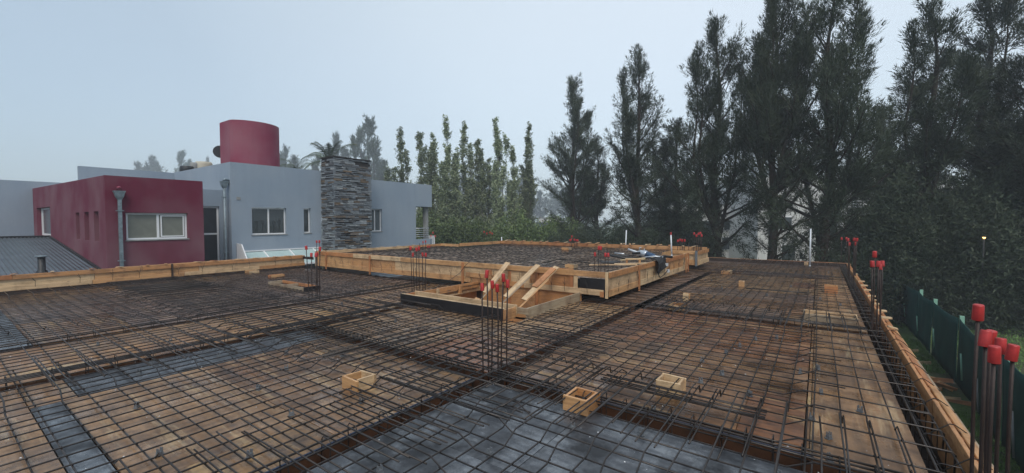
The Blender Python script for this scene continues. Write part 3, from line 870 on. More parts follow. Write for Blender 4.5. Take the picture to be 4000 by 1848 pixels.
# ================================================================== FORMWORK BOXES
def fbox(x0, x1, y0, y1, zt, label, mats, over=.03, t=.024, dark=False):
    b = root('formwork_box', ((x0+x1)/2, (y0+y1)/2, ZP), label, 'wooden box')
    z0 = ZP; zc = (z0+zt)/2; h = zt-z0
    j = lambda: random.uniform(-.008, .008)
    plank('plank', b, (x0-j(), y0+t/2, zc+j()), (x1+over*.3, y0+t/2, zc+j()), h, t, mats[0])
    plank('plank', b, (x0, y1-t/2, zc+j()), (x1+over*.3, y1-t/2, zc+j()), h, t, mats[-1])
    plank('plank', b, (x0+t/2, y0+t, zc+j()), (x0+t/2, y1-t, zc+j()), h, t, mats[0])
    plank('plank', b, (x1-t/2, y0+t+.001, zc+j()), (x1-t/2, y1-t-.001, zc+j()), h, t, mats[-1])
    return b
fbox(-4.21, -3.95, 2.66, 2.91, .06, 'square pine box on the brown panels, left of the dark wet area', [PN, PP])
fbox(-1.97, -1.72, 3.58, 3.86, .07, 'square pine box standing on the corner of the dark wet panels', [PN, PN])
fbox(-1.38, -1.14, 4.54, 4.78, .065, 'pale square pine box on the red brown panels beside a sheaf of bars', [PP, PP])
fbox(-2.50, -2.22, 8.94, 9.35, .025, 'open rectangular box on the cross beam, right of the raised slab corner', [PP, PN])
fbox(-2.49, -2.38, 10.12, 10.27, .10, 'tall narrow wooden block box behind the rectangular box by the raised slab', [PP, PN])
fbox(-1.76, -1.64, 13.07, 13.23, .10, 'narrow upright box in the middle of the right hand deck', [PN, PP])
fbox(-2.68, -2.42, 15.93, 16.4, .04, 'small far box by the end of the raised slab side', [PN, PP])
fbox(.14, .40, 13.35, 13.75, .10, 'orange brown box on the far right near the edge form', [PO, PN])
fbox(-.21, .58, 9.44, 9.88, .05, 'long shallow trough box near the right hand edge', [M['pine_grey'], PP])
fbox(-.47, -.34, 20.9, 21.03, .07, 'tiny box at the far end of the deck beside the white pipe', [PP, PP])
fbox(-7.74, -7.53, 4.32, 4.58, .03, 'small pale block box where the orange strip meets the cross beam', [PP, PP])
lb_ = fbox(-12.67, -10.74, 5.76, 6.17, .05, 'long divided shallow box on the left of the deck', [M['pine_grey'], PO])
plank('divider', lb_, (-11.75, 5.79, -.01), (-11.75, 6.14, -.01), .09, .024, M['pine_grey'])
plank('black_end_board', lb_, (-10.72, 5.74, .0), (-10.72, 6.19, .0), .12, .02, M['black_film'])
fbox(-14.3, -14.15, 6.5, 6.95, .04, 'small orange box behind the long divided box', [PO, PN])
fbox(-16.2, -15.93, 6.6, 6.95, .05, 'small pine box against the left edge board', [PN, PP])
def ubox(x, y, s, lab):
    global ZP
    z_, ZP = ZP, .43
    fbox(x-s, x+s, y-s, y+s, .60, lab, [PN, M['pine_grey']]); ZP = z_
ubox(-5.35, 10.14, .12, 'small box inside the raised slab near its front boards')
ubox(-8.93, 16.5, .16, 'wooden block box at the back of the raised slab')
ubox(-15.3, 13.45, .12, 'wooden block box at the left side of the raised slab')

# ================================================================== STARTER BARS WITH CAPS
_cap = {}
def cap_mesh(k):
    if k not in _cap:
        mb = MB(); r = .0215*k; h = .092*k**.15
        mb.tube([(0, 0, -h*.72), (0, 0, -h*.70), (0, 0, h*.20), (0, 0, h*.27), (0, 0, h*.28)], [r*1.04, r*1.05, r*1.0, r*.92, r*.55], 14)
        me = bpy.data.meshes.new('cap'); me.from_pydata(mb.v, [], mb.f); me.polygons.foreach_set('use_smooth', mb.sm); me.materials.append(M['cap'])
        _cap[k] = me
    return _cap[k]
def cluster(items, label, zb=-.4, k=1.0, r=.0085, capk=None):
    xs = [i[0] for i in items]; ys = [i[1] for i in items]
    rt = root('starter_bars', (sum(xs)/len(xs), sum(ys)/len(ys), ZP), label, 'starter bars')
    for it in items:
        x, y, zt = it[:3]; dx = it[3] if len(it) > 3 else 0; capped = it[4] if len(it) > 4 else True
        rx = random.uniform(-.008, .008)
        MB().tube([(x, y, zb), (x+dx*.1, y, 0), (x+dx*.55+rx, y+rx, zt*.55), (x+dx, y, zt-.03)], r, 8).build('rebar', M['steel_brown'], rt)
        if capped:
            c_ = link('cap', cap_mesh(k), M['cap'], rt, Matrix.Translation((x+dx, y, zt-.01)) @ Matrix.Rotation(random.uniform(-.13, .13), 4, 'X') @ Matrix.Rotation(random.uniform(-.13, .13), 4, 'Y'))
    # column ties low down
    return rt
cluster([(-3.15, 3.80, 1.02, -.01), (-3.10, 3.84, 1.17, -.02), (-3.07, 3.86, 1.05, .01), (-3.0, 3.89, 1.01, -.01), (-2.99, 3.93, 1.13, .04), (-2.93, 3.96, 1.06, .02)],
        'tall red capped starter bars in the middle where the troughs cross')
cluster([(-9.95, 5.46, 1.15, -.1), (-9.89, 5.5, .98), (-9.82, 5.6, .99), (-9.65, 5.46, .99, .03), (-9.43, 5.42, 1.15, .06)],
        'red capped starter bars beside the long divided box on the left', k=1.35, r=.010)
cluster([(-15.0, 8.55, 1.04), (-14.9, 8.6, 1.05)], 'pair of red capped starter bars behind the left corner of the raised slab', k=1.35, r=.010)
cluster([(-7.98, 6.95, 1.13, -.04), (-7.99, 7.03, .97, -.04), (-7.96, 7.07, 1.10, .01), (-7.93, 7.15, 1.12, -.02), (-8.0, 7.31, .96), (-7.88, 7.29, .96, .02)],
        'red capped starter bars at the left end of the stair opening', k=1.2, r=.009)
cluster([(-15.3, 13.99, .79, .03), (-14.96, 13.87, .84), (-14.88, 13.93, .6), (-14.8, 13.97, .6), (-15.4, 13.9, .74, 0, False)],
        'red capped starter bars standing inside the left part of the raised slab', zb=.43, k=1.4, r=.011)
cluster([(.71, 8.78, 1.10, -.02), (.72, 8.83, 1.25), (.78, 8.95, 1.09), (.84, 9.1, 1.03, -.03), (.85, 9.3, 1.07, .01)],
        'red capped starter bars halfway along the right edge', k=1.35, r=.0105)
cluster([(.73, 21.4, 1.07), (.88, 21.45, 1.08)], 'two thin red capped bars at the far right corner', k=1.5, r=.012)
cluster([(.76, 16.52, 1.20, -.04), (.78, 16.6, 1.07, -.02), (.87, 16.6, 1.21), (.9, 16.66, 1.08), (.91, 16.5, 1.21, .02)],
        'red capped starter bars near the far end of the right edge', k=1.5, r=.012)
cluster([(.77, 3.63, 1.24), (.775, 3.50, 1.115), (.79, 3.41, 1.05), (.87, 3.83, 1.06), (.89, 3.74, 1.035), (.92, 3.66, 1.02)],
        'largest red capped starter bars in the right foreground', k=1.15, r=.0095, zb=-.5)
cluster([(-9.67, 18.2, .86), (-9.6, 18.2, .90), (-9.57, 18.2, 1.05), (-9.44, 18.2, .90), (-9.34, 18.2, .87), (-9.26, 18.2, .87)],
        'small red capped bars before the back board of the raised slab', zb=.43, k=1.5, r=.011)
cluster([(-4.62, 17.9, .98), (-4.54, 17.9, 1.02), (-4.46, 17.9, 1.0), (-4.36, 17.9, 1.0), (-4.2, 17.9, .95, 0, False)],
        'red capped bars at the back right of the raised slab', zb=.43, k=1.5, r=.011)
cluster([(-4.19, 18.72, 1.26), (-4.1, 18.72, 1.17), (-4.02, 18.72, 1.25), (-3.95, 18.72, 1.28), (-3.9, 18.72, 1.18)],
        'farthest red capped bars on the end of the back board', zb=.43, k=1.6, r=.011)
cluster([(-4.28, 9.3, 1.0), (-4.19, 9.32, 1.15), (-4.13, 9.3, 1.15), (-4.02, 9.3, 1.0), (-3.95, 9.3, 1.0)],
        'red capped bars inside the front corner of the raised slab', zb=.43, k=1.25, r=.009)
cluster([(-14.82, 18.0, 1.2), (-14.62, 18.0, 1.12), (-14.40, 18.0, 1.17), (-14.26, 18.0, 1.12)],
        'faint red capped bars behind the back left of the raised slab', zb=.0, k=1.5, r=.011)
cluster([(-16.1, 15.3, 1.04), (-15.96, 15.3, 1.2), (-15.81, 15.3, 1.03)],
        'red capped bars beside the balcony end of the grey house', zb=.0, k=1.5, r=.012)

# white pipes
def pipe(x, y, z0, z1, label, lean=0, capd=False, r=.027):
    p = root('pvc_pipe', (x, y, z0), label, 'pipe')
    MB().tube([(x, y, z0), (x+lean, y, z1)], r, 12).build('pipe', M['pvc'], p)
    MB().tube([(x, y, z0), (x, y, z0+.06)], r*1.25, 12).build('socket', M['pvc'], p)
    if capd: link('cap', cap_mesh(1.5), M['cap'], p, Matrix.Translation((x+lean, y, z1)))
pipe(-.27, 20.6, ZP, 1.43, 'tall white pipe at the far right end of the deck')
pipe(-4.45, 16.4, .43, 1.30, 'white pipe with a red cap behind the tools on the raised slab', -.04, True)
pipe(-7.4, 19.4, -.2, 1.32, 'leaning white pipe behind the back board of the raised slab', .06)
pipe(-14.6, 19.3, 0, .86, 'short white pipe before the poplars')

# spacers
def spacer_mesh():
    mb = MB()
    mb.box(-.022, .022, -.015, .015, 0, .028)
    for sx in (-.016, .016):
        for sy in (-.008, .008): mb.box(sx-.004, sx+.004, sy-.004, sy+.004, .028, .062)
    mb.box(-.028, .028, -.020, .020, -.003, .004)
    me = bpy.data.meshes.new('bar_spacer'); me.from_pydata(mb.v, [], mb.f); me.materials.append(M['spacer']); return me
spm = spacer_mesh()
SPP = [(-.55, 5.0), (-1.05, 5.1), (-.9, 5.5), (-1.2, 5.9), (-1.0, 6.4), (-.9, 6.9), (-.75, 7.4), (-.5, 7.7), (-.15, 6.1), (.02, 6.4), (.05, 5.5), (-.02, 4.75), (.1, 4.4), (.35, 5.2), (.1, 3.99),
       (-1.25, 4.05), (-.3, 2.95), (-1.72, 3.3), (-2.05, 2.55), (-2.35, 3.15), (-2.55, 1.9), (-1.2, 3.55), (-2.3, 3.5), (-.2, 3.5),
       (-3.55, 1.45), (-4.15, 1.05), (-4.0, 2.0), (-3.7, 2.55), (-5.4, 1.2), (-4.9, 2.1), (-5.3, 2.6), (-5.2, 3.3), (-5.9, 2.9), (-6.5, 2.3), (-6.7, 3.1), (-6.6, 1.5),
       (-3.9, 4.4), (-4.5, 4.6), (-5.0, 5.1), (-4.2, 5.3), (-5.6, 5.5), (-3.7, 5.9), (-6.2, 5.0), (-8.0, 2.2), (-8.4, 3.4), (-8.1, 4.9), (-8.6, 1.5), (-8.2, 6.1), (-8.5, 5.4),
       (-2.0, 11.0), (-1.5, 11.6), (-1.0, 12.0), (-.6, 14.0), (.05, 12.2), (.4, 11.5), (-2.1, 12.6), (-2.6, 13.9), (-.4, 18.2), (.3, 18.5), (-2.4, 18.4)]
for i, (x, y) in enumerate(SPP):
    o = bpy.data.objects.new('bar_spacer', spm); C.objects.link(o)
    o.location = (x, y, ZP+.004); o.rotation_euler = (0, 0, random.uniform(0, 3)); o.scale = [.9]*3
    tag(o, 'small grey plastic spacer propping up the bars', 'bar spacer', 'plastic spacers under the bars')

# ================================================================== TOOLS ON THE RAISED SLAB
t = root('concrete_vibrator', (-4.3, 13, .5), 'blue and silver concrete vibrator with coiled black hose on the raised slab', 'power tool')
hp = []
for i in range(26):
    a = i/25*1.75*PI+.5*PI
    hp.append((-5.05+.75*math.cos(a)*.85, 13.3+.8*math.sin(a), .60+.05*math.sin(a*2)+.004*i))
hp += [(-4.7, 13.0, .74), (-4.45, 12.9, .78)]
MB().tube(hp, .034, 8).build('hose', M['hose'], t)
MB().tube([(-4.98, 13.35, .84), (-4.55, 13.1, .76)], .032, 10).build('white_grip', M['pvc'], t)
MB().tube([(-5.3, 13.0, .72), (-4.95, 12.9, .72)], .024, 8).build('probe', M['silver'], t)
MB().tube([(-4.58, 13.1, .73), (-4.5, 13.06, .75), (-4.28, 12.95, .74), (-4.22, 12.92, .73)], [.07, .105, .11, .08], 14).build('motor_housing', M['silver'], t)
MB().tube([(-4.26, 12.95, .73), (-4.0, 12.8, .68), (-3.92, 12.76, .66)], [.10, .09, .04], 14).build('motor', M['blue_motor'], t)
MB().tube([(-4.5, 13.0, .84), (-4.5, 13.0, .93), (-4.44, 13.0, .93)], .014, 6).build('knob', M['silver'], t)
MB().tube([(-4.36, 13.0, .84), (-4.34, 13.0, .90)], .014, 6).build('knob', M['silver'], t)
t = root('shovel', (-4.4, 12.3, .5), 'shovel with a tan handle and dark blade lying on the raised slab', 'shovel')
MB().tube([(-4.62, 11.75, .62), (-4.2, 12.2, .66), (-3.72, 12.7, .70)], .022, 8).build('handle', M['handle'], t)
bl = MB()
for i in range(6):
    for j in range(4):
        pass
pts = [(-5.25, 11.5, .62), (-5.12, 11.85, .57), (-4.75, 11.95, .55), (-4.60, 11.75, .60), (-4.72, 11.52, .56), (-5.05, 11.38, .57)]
bl.v = [tuple(p) for p in pts]+[(p[0], p[1], p[2]-.012) for p in pts]
bl.f = [(0, 1, 2, 3, 4, 5), (11, 10, 9, 8, 7, 6)]+[(k, k+6, (k+1) % 6+6, (k+1) % 6) for k in range(6)]; bl.sm = [False]*8
bl.build('blade', M['dark_metal'], t)
t = root('wood_float', (-4.05, 11.2, .5), 'wooden hand float with a raised handle near the raised slab edge', 'hand tool')
plank('base', t, (-4.45, 10.9, .60), (-3.72, 11.32, .63), .14, .018, PP, (0, 0, .05) if False else (.5, -.8, .0))
plank('grip', t, (-4.22, 11.08, .73), (-3.85, 11.30, .735), .035, .05, PP)
plank('grip_post', t, (-4.18, 11.1, .62), (-4.18, 11.1, .73), .05, .04, PN, (1, 0, 0))
plank('grip_post', t, (-3.89, 11.27, .63), (-3.89, 11.27, .73), .05, .04, PN, (1, 0, 0))
plank('batten', t, (-4.95, 10.4, .585), (-3.9, 11.1, .595), .03, .03, PP)
t = root('pipe_wrench', (-3.9, 12.4, .6), 'blue grey long handled tool lying across the slab edge', 'hand tool')
MB().tube([(-4.15, 12.45, .68), (-3.85, 12.5, .72), (-3.66, 12.6, .70)], .025, 8).build('handle', M['silver'], t)
MB().tube([(-3.72, 12.55, .70), (-3.68, 12.75, .72), (-3.5, 12.95, .68)], .035, 8).build('head', M['dark_metal'], t)
plank('label_strip', t, (-4.2, 11.95, .66), (-3.98, 12.15, .66), .04, .02, M['handle'])
t = root('tool_bag', (-3.7, 12.5, .5), 'black cloth tool bag hanging over the raised slab edge', 'bag')
cl = MB(); n1, n2 = 9, 6
for i in range(n1):
    for j in range(n2):
        u = i/(n1-1); v = j/(n2-1)
        if u < .4: x = -4.0+u/.4*.30; z = .68+.02*math.sin(v*7+u*9); 
        else: x = -3.68+.05*math.sin((u-.4)*5+v*4)+.03; z = .67-(u-.4)/.6*(.42-.22*abs(v-.3))
        cl.v.append((x, 12.05+v*.95-.1*u, z))
for i in range(n1-1):
    for j in range(n2-1):
        a = i*n2+j; cl.f.append((a, a+1, a+n2+1, a+n2)); cl.sm.append(True)
o = cl.build('cloth', M['cloth'], t); md = o.modifiers.new('thickness', 'SOLIDIFY'); md.thickness = .02
MB().tube([(-3.66, 12.2, .5), (-3.64, 12.1, .25), (-3.64, 12.25, .14), (-3.64, 12.6, .18), (-3.63, 12.95, .28), (-3.62, 13.0, .36)], .012, 6).build('strap', M['cloth'], t)
MB().box(-3.66, -3.60, 12.95, 13.07, .22, .31).build('plug', M['pvc'], t)
MB().box(-3.67, -3.60, 12.82, 12.92, .42, .50).build('tag', M['pvc'], t)

# ================================================================== HOUSE
H = root('modern_house', (-24, 12, -3.2), 'grey and burgundy flat roofed house with a stone chimney', 'house')
def wall(name, mat, ax, fix, u0, u1, z0, z1, holes=(), depth=.25, sgn=1, parent=H, ztop2=None):
    """wall sheet on plane axis=fix, outer face looking to +axis*sgn, holes = (u0,u1,z0,z1), depth = reveal"""
    us = sorted({u0, u1, *[h[0] for h in holes], *[h[1] for h in holes]})
    zs = sorted({z0, z1, *[h[2] for h in holes], *[h[3] for h in holes]})
    mb = MB()
    def P(d, u, z):
        zz = z
        if ztop2 is not None and z == z1: zz = z1+(ztop2-z1)*(u-u0)/(u1-u0)
        return (fix-sgn*d, u, zz) if ax == 0 else (u, fix-sgn*d, zz)
    def Q(a, b, c, d):
        mb.quad(a, b, c, d)
    for i in range(len(us)-1):
        for j in range(len(zs)-1):
            cu, cz = (us[i]+us[i+1])/2, (zs[j]+zs[j+1])/2
            if any(h[0] < cu < h[1] and h[2] < cz < h[3] for h in holes): continue
            Q(P(0, us[i], zs[j]), P(0, us[i+1], zs[j]), P(0, us[i+1], zs[j+1]), P(0, us[i], zs[j+1]))
            Q(P(depth, us[i], zs[j]), P(depth, us[i], zs[j+1]), P(depth, us[i+1], zs[j+1]), P(depth, us[i+1], zs[j]))
    for h in list(holes)+[(u0, u1, z0, z1)]:
        a, b, c, d = h
        Q(P(0, a, c), P(depth, a, c), P(depth, a, d), P(0, a, d)); Q(P(0, b, c), P(0, b, d), P(depth, b, d), P(depth, b, c))
        Q(P(0, a, c), P(0, b, c), P(depth, b, c), P(depth, a, c)); Q(P(0, a, d), P(depth, a, d), P(depth, b, d), P(0, b, d))
    return mb.build(name, mat, parent)

def window(ax, fix, u0, u1, z0, z1, rec, splits, panes, fw=.055, parent=H, label=None, sill=True, name='window', sgn=1):
    """window set back by rec from the wall plane"""
    f = MB()
    def bx(mb, a, b, c, d, d0, d1):
        p0, p1 = sorted((fix-sgn*(rec+d0), fix-sgn*(rec+d1)))
        if ax == 0: mb.box(p0, p1, a, b, c, d)
        else: mb.box(a, b, p0, p1, c, d)
    bx(f, u0, u1, z0, z0+fw, -.0, .06); bx(f, u0, u1, z1-fw, z1, 0, .06)
    bx(f, u0, u0+fw, z0+fw, z1-fw, 0, .06); bx(f, u1-fw, u1, z0+fw, z1-fw, 0, .06)
    for s_ in splits: bx(f, s_-fw*.6, s_+fw*.6, z0+fw, z1-fw, -.004, .056)
    w = f.build(name, M['white_frame'], parent)
    if label: w['label'] = label
    edges = [u0+fw]+[q for s_ in splits for q in (s_-fw*.6, s_+fw*.6)]+[u1-fw]
    for i in range(0, len(edges), 2):
        p = MB(); bx(p, edges[i]+.002, edges[i+1]-.002, z0+fw+.002, z1-fw-.002, .03, .04)
        p.build('pane', panes[(i//2) % len(panes)], w)
    if sill:
        s2 = MB(); p0, p1 = sorted((fix+sgn*.03, fix-sgn*(rec-.005)))
        if ax == 0: s2.box(p0, p1, u0-.04, u1+.04, z0-.045, z0-.003)
        else: s2.box(u0-.04, u1+.04, p0, p1, z0-.045, z0-.003)
        s2.build('sill', M['concrete'], w)
    return w

# burgundy block
RX, RY0, RY1, RZ = -20.5, 3.89, 6.85, 3.40
wall('burgundy_wall', M['red_wall'], 0, RX, RY0, RY1, -3.2, RZ, [(4.43, 6.31, 1.08, 2.09)], .22, 1)
wall('burgundy_wall', M['red_wall'], 1, RY0, -36.55, RX-.22, -3.2, 3.66, [(-25.42, -24.70, 1.03, 2.14), (-23.82, -23.06, 1.03, 2.14), (-22.24, -21.50, 1.03, 2.14), (-35.4, -31.3, 1.0, 2.52)], .45, -1, ztop2=RZ)
MB().quad((-36.55, RY0+.02, 3.60), (RX-.02, RY0+.02, RZ-.04), (RX-.02, RY1-.02, RZ-.04), (-36.55, RY1-.02, 3.60)).build('flat_roof', M['concrete'], H)
wall('burgundy_wall', M['red_wall'], 1, RY1, -36.55, RX-.22, -3.2, RZ, [], .2, 1)
for a, b in ((-25.42, -24.70), (-23.82, -23.06), (-22.24, -21.50)):
    MB().box(a-.05, b+.05, RY0+.30, RY0+.33, .9, 2.3).build('niche_back', M['red_wall'], H)
window(0, RX, 4.44, 6.30, 1.09, 2.08, .10, [5.38], [M['blind']], .06, label='wide white two pane window with drawn green blinds')
# inner sash of the right leaf
MB().box(RX-.12, RX-.085, 5.46, 5.50, 1.17, 2.0).box(RX-.12, RX-.085, 6.17, 6.21, 1.17, 2.0).box(RX-.12, RX-.085, 5.50, 6.17, 1.17, 1.21).box(RX-.12, RX-.085, 5.50, 6.17, 1.96, 2.0).build('sash', M['white_frame'], H)
wf = MB(); wy = RY0+.17
wf.box(-35.38, -34.95, wy, wy+.05, 1.02, 2.50); wf.box(-31.75, -31.32, wy, wy+.05, 1.02, 2.50); wf.box(-34.95, -31.75, wy, wy+.05, 2.43, 2.50); wf.box(-34.95, -31.75, wy, wy+.05, 1.02, 1.12)
w_ = wf.build('window', M['white_frame'], H); w_['label'] = 'narrow deep set white window in the burgundy side wall'
MB().box(-34.95, -31.75, wy+.02, wy+.03, 1.12, 2.43).build('pane', M['blind_grey'], w_)
# grey wall on the far left
wall('grey_wall', M['grey_wall'], 0, -36.6, -8, 7.2, -3.2, 4.08, [], .3, 1)
MB().box(-50, -36.91, -8, 7.2, -3.2, 4.07).build('grey_block', M['grey_wall'], H)
# main grey block
GX, GY0 = -21.8, 8.37
wall('grey_wall', M['grey_wall'], 0, GX, GY0, 12.72, -3.2, 4.47, [(9.23, 10.86, 1.12, 2.43), (11.75, 12.13, 1.15, 2.45)], .2, 1)
wall('grey_wall', M['grey_wall'], 1, GY0, -29.0, GX-.2, -3.2, 4.47, [], .25, -1)
wall('grey_wall', M['grey_wall'], 0, -29.0, 4.6, GY0-.0, -3.2, 4.45, [], .25, 1)
MB().box(-29.2, GX-.21, GY0+.02, 19.2, 4.0, 4.1).build('flat_roof', M['concrete'], H)
wall('grey_wall', M['grey_wall'], 0, GX, 15.02, 19.35, -3.2, 4.25, [(15.75, 16.66, 1.14, 2.50)], .2, 1)
MB().box(-29.2, GX, 19.35, 20.82, 2.74, 4.25).build('terrace_roof', M['grey_wall'], H)
MB().box(GX-.2, GX, 19.35, 20.82, -3.2, .55).build('terrace_parapet', M['grey_wall'], H)
MB().box(-29.2, GX-.2, 19.34, 19.55, -3.2, 4.2).build('grey_wall', M['grey_wall'], H)
MB().box(GX-.5, GX-.25, 20.45, 20.72, .0, 2.74).build('terrace_pillar', M['concrete'], H)
MB().box(-29.2, GX-.2, 20.62, 20.82, -3.2, .2).build('terrace_parapet', M['grey_wall'], H)
MB().box(-22.6, GX+.02, 20.82, 21.05, -3.2, .75).build('terrace_end', M['white_frame'], H)
rl = root('railing_holder', (0, 0, 0), None, None) if False else None
r0 = MB().tube([(GX-.08, 19.4, 1.28), (GX-.08, 20.6, 1.28)], .03, 8).build('railing', M['silver'], H)
for z_ in (.72, .86, 1.0, 1.14): MB().tube([(GX-.08, 19.4, z_), (GX-.08, 20.6, z_)], .016, 6).build('rail_bar', M['silver'], r0)
window(0, GX, 9.24, 10.85, 1.13, 2.42, .12, [10.04], [M['glass']], .055, label='two pane white window with flower drawings behind the glass')
window(0, GX, 11.76, 12.12, 1.16, 2.44, .12, [], [M['glass']], .05, label='narrow white window left of the stone chimney')
window(0, GX, 15.76, 16.65, 1.15, 2.49, .12, [16.2], [M['blind_grey']], .055, label='white window right of the stone chimney')
for yy in (9.52, 9.78, 10.30, 10.56):
    fl = MB(); c_ = (GX-.143, yy, 1.72+.03*math.sin(yy*9))
    for k in range(7):
        a = 2*PI*k/7
        fl.box(c_[0]-.002, c_[0]+.004, c_[1]+.065*math.cos(a)-.02, c_[1]+.065*math.cos(a)+.02, c_[2]+.065*math.sin(a)-.02, c_[2]+.065*math.sin(a)+.02)
    fl.box(c_[0]-.002, c_[0]+.004, yy-.008, yy+.008, 1.22, c_[2]-.05)
    fl.build('flower_drawing', M['drawing'], H)
MB().box(GX-.01, GX+.02, 8.60, 8.77, 2.76, 2.89).build('air_vent', M['concrete'], H)
# door recess block
wall('grey_wall', M['grey_wall'], 0, -22.7, 6.86, 8.36, -3.2, 3.22, [(7.40, 8.22, -.9, 2.46)], .2, 1)
MB().box(-26, -22.91, 6.9, 8.36, 3.1, 3.2).build('flat_roof', M['concrete'], H)
d_ = MB(); dx = -22.84
d_.box(dx, dx+.05, 7.41, 7.47, -.9, 2.45); d_.box(dx, dx+.05, 8.14, 8.21, -.9, 2.45); d_.box(dx, dx+.05, 7.47, 8.14, 2.38, 2.45); d_.box(dx, dx+.05, 7.47, 8.14, 1.15, 1.23)
dr = d_.build('screen_door', M['white_frame'], H); dr['label'] = 'white framed door with dark insect screen'
MB().box(dx+.015, dx+.03, 7.47, 8.14, 1.23, 2.38).build('screen', M['screen'], dr)
MB().box(dx+.015, dx+.03, 7.47, 8.14, -.9, 1.15).build('screen', M['screen'], dr)
# downpipes
def downpipe(x, y, zt, w=.16, round_=False, depth=.16):
    p = MB()
    if round_: p.tube([(x, y, -3.1), (x, y, zt-.35)], .055, 10)
    else: p.box(x-.045, x+.045, y-.05, y+.05, -3.1, zt-.36)
    o = p.build('downpipe', M['galv'], H)
    hp_ = MB(); a, b = w, .09
    zz = [(zt-.36, .055), (zt-.26, .105), (zt-.12, .135), (zt-.09, .14), (zt-.09, .155), (zt-.04, .16)]
    for (za, ra), (zb_, rb) in zip(zz, zz[1:]):
        q = lambda r_, z_: [(x-r_*.7, y-r_, z_), (x+r_*.7, y-r_, z_), (x+r_*.7, y+r_, z_), (x-r_*.7, y+r_, z_)]
        A, B_ = q(ra, za), q(rb, zb_)
        for k in range(4): hp_.quad(A[k], A[(k+1) % 4], B_[(k+1) % 4], B_[k])
    hp_.build('rain_hopper', M['galv'], o)
    for z_ in (zt-.75, .35): MB().box(x-.07, x+.065, y-.10, y+.10, z_-.015, z_+.015).build('pipe_clip', M['galv'], o)
    return o
o = downpipe(RX+.12, 4.25, 2.90)
MB().tube([(RX, 4.25, 2.97), (RX+.10, 4.25, 2.97), (RX+.17, 4.25, 2.93)], .06, 10).build('outlet', M['tank'], o)
o = downpipe(GX-.15, 8.17, 3.62, round_=True)
MB().tube([(GX-.15, 8.36, 3.62), (GX-.15, 8.2, 3.68), (GX-.15, 8.15, 3.6)], .06, 10).build('outlet', M['galv'], o)
# water tank drum on the roof
tk = MB(); prof = []
cx_, cy_ = -25.3, 10.72
for i in range(40):
    a = -PI*.5+PI*i/39*1.06
    prof.append((cx_+1.55*math.cos(a+.15)*1.0, cy_+1.48*math.sin(a+.15)))
pf = [(-24.5, 9.12), (-23.9, 9.55)]
N_ = 40
poly = []
for i in range(N_):
    a = 2*PI*i/N_
    x_, y_ = cx_+1.35*math.cos(a), cy_+1.42*math.sin(a)
    poly.append((x_, max(y_, cy_-1.22)))
tk.prism(poly, 2, 4.05, 6.98); 
tank = tk.build('water_tank_drum', M['tank'], H)
tank['label'] = 'round burgundy water tank housing on the roof'
MB().tube([(-26.35, 9.66, 5.50), (-26.30, 9.64, 5.50), (-26.17, 9.59, 5.50)], [.12, .26, .33], 20).build('satellite_dish', M['dark_metal'], H)
for (yc, r_, z1, m) in ((8.72, .34, 4.78, 'dark_metal'), (9.05, .22, 5.02, 'concrete'), (9.5, .42, 5.10, 'cream_wall')):
    MB().tube([(-28.2, yc, 4.05), (-28.2, yc, z1-.1), (-28.2, yc, z1)], [r_, r_, r_*.9], 14).build('roof_vent', M[m], H)
# chimney clad with split slate
ch = MB().box(-21.79, -20.60, 12.77, 14.95, -3.2, 5.12).build('chimney', M['mortar'], H)
ch['label'] = 'broad chimney clad in split grey slate'
def stone_meshes():
    out_ = []
    for k in range(7):
        r_ = np.random.default_rng(k+3); v = []
        for ix in (-.5, -.1, .3, .5):
            for (yy, zz) in ((-.5, -.5), (.5, -.5), (.5, .5), (-.5, .5)):
                v.append((ix, yy*(1 if yy < 0 else 1+r_.uniform(-.35, .25)), zz*(1+r_.uniform(-.28, .05))))
        f = [(3, 2, 1, 0), (12, 13, 14, 15)]
        for s_ in range(3):
            for q in range(4):
                a = s_*4+q; b = s_*4+(q+1) % 4; f.append((a, b, b+4, a+4))
        me = bpy.data.meshes.new('stone'); me.from_pydata(v, [], f); me.materials.append(M['stone']); out_.append(me)
    return out_
SM = stone_meshes()
stones = []
def clad(ax, fix, u0, u1, sgn):
    z = -.1
    while z < 5.05:
        h = random.choice([.06, .08, .10, .12])
        u = u0-random.uniform(0, .1)
        while u < u1-.03:
            l_ = random.uniform(.18, .65); b = min(u1, u+l_)
            if u1-b < .1: b = u1
            a = max(u0, u)
            dark_slot = z > 4.72 and ((ax == 0 and 14.2 < (a+b)/2 < 14.85) or (ax == 1 and -21.5 < (a+b)/2 < -21.0)) and z < 5.0
            if b-a > .05 and not dark_slot:
                hh = h*random.choice([1, 1, 1, .55])
                stones.append((ax, fix, a, b, z, min(hh, 5.12-z), sgn))
            u = b
        z += h+.006
clad(0, -20.60, 12.72, 15.0, 1)
clad(1, 12.77, -21.79, -20.56, -1)
random.shuffle(stones)
big = sorted(stones, key=lambda s: -(s[3]-s[2])*s[5]*(1 if s[4] > .25 else .01))
def put_stone(s, mb=None):
    ax, fix, a, b, z, h, sgn = s; d = random.uniform(.07, .13)
    return ax, d
for i, s in enumerate(big[:298]):
    ax, fix, a, b, z, h, sgn = s; d = random.uniform(.08, .15)
    S = Matrix.Diagonal(((b-a)*.985, d, h*.97, 1))
    if ax == 0: Mx = Matrix.Translation((fix, (a+b)/2, z+h/2)) @ Matrix.Rotation(-PI/2, 4, 'Z') @ S
    else: Mx = Matrix.Translation(((a+b)/2, fix, z+h/2)) @ Matrix.Rotation(PI, 4, 'Z') @ S
    link('stone', random.choice(SM), M['stone'], ch, Mx)
rest = MB()
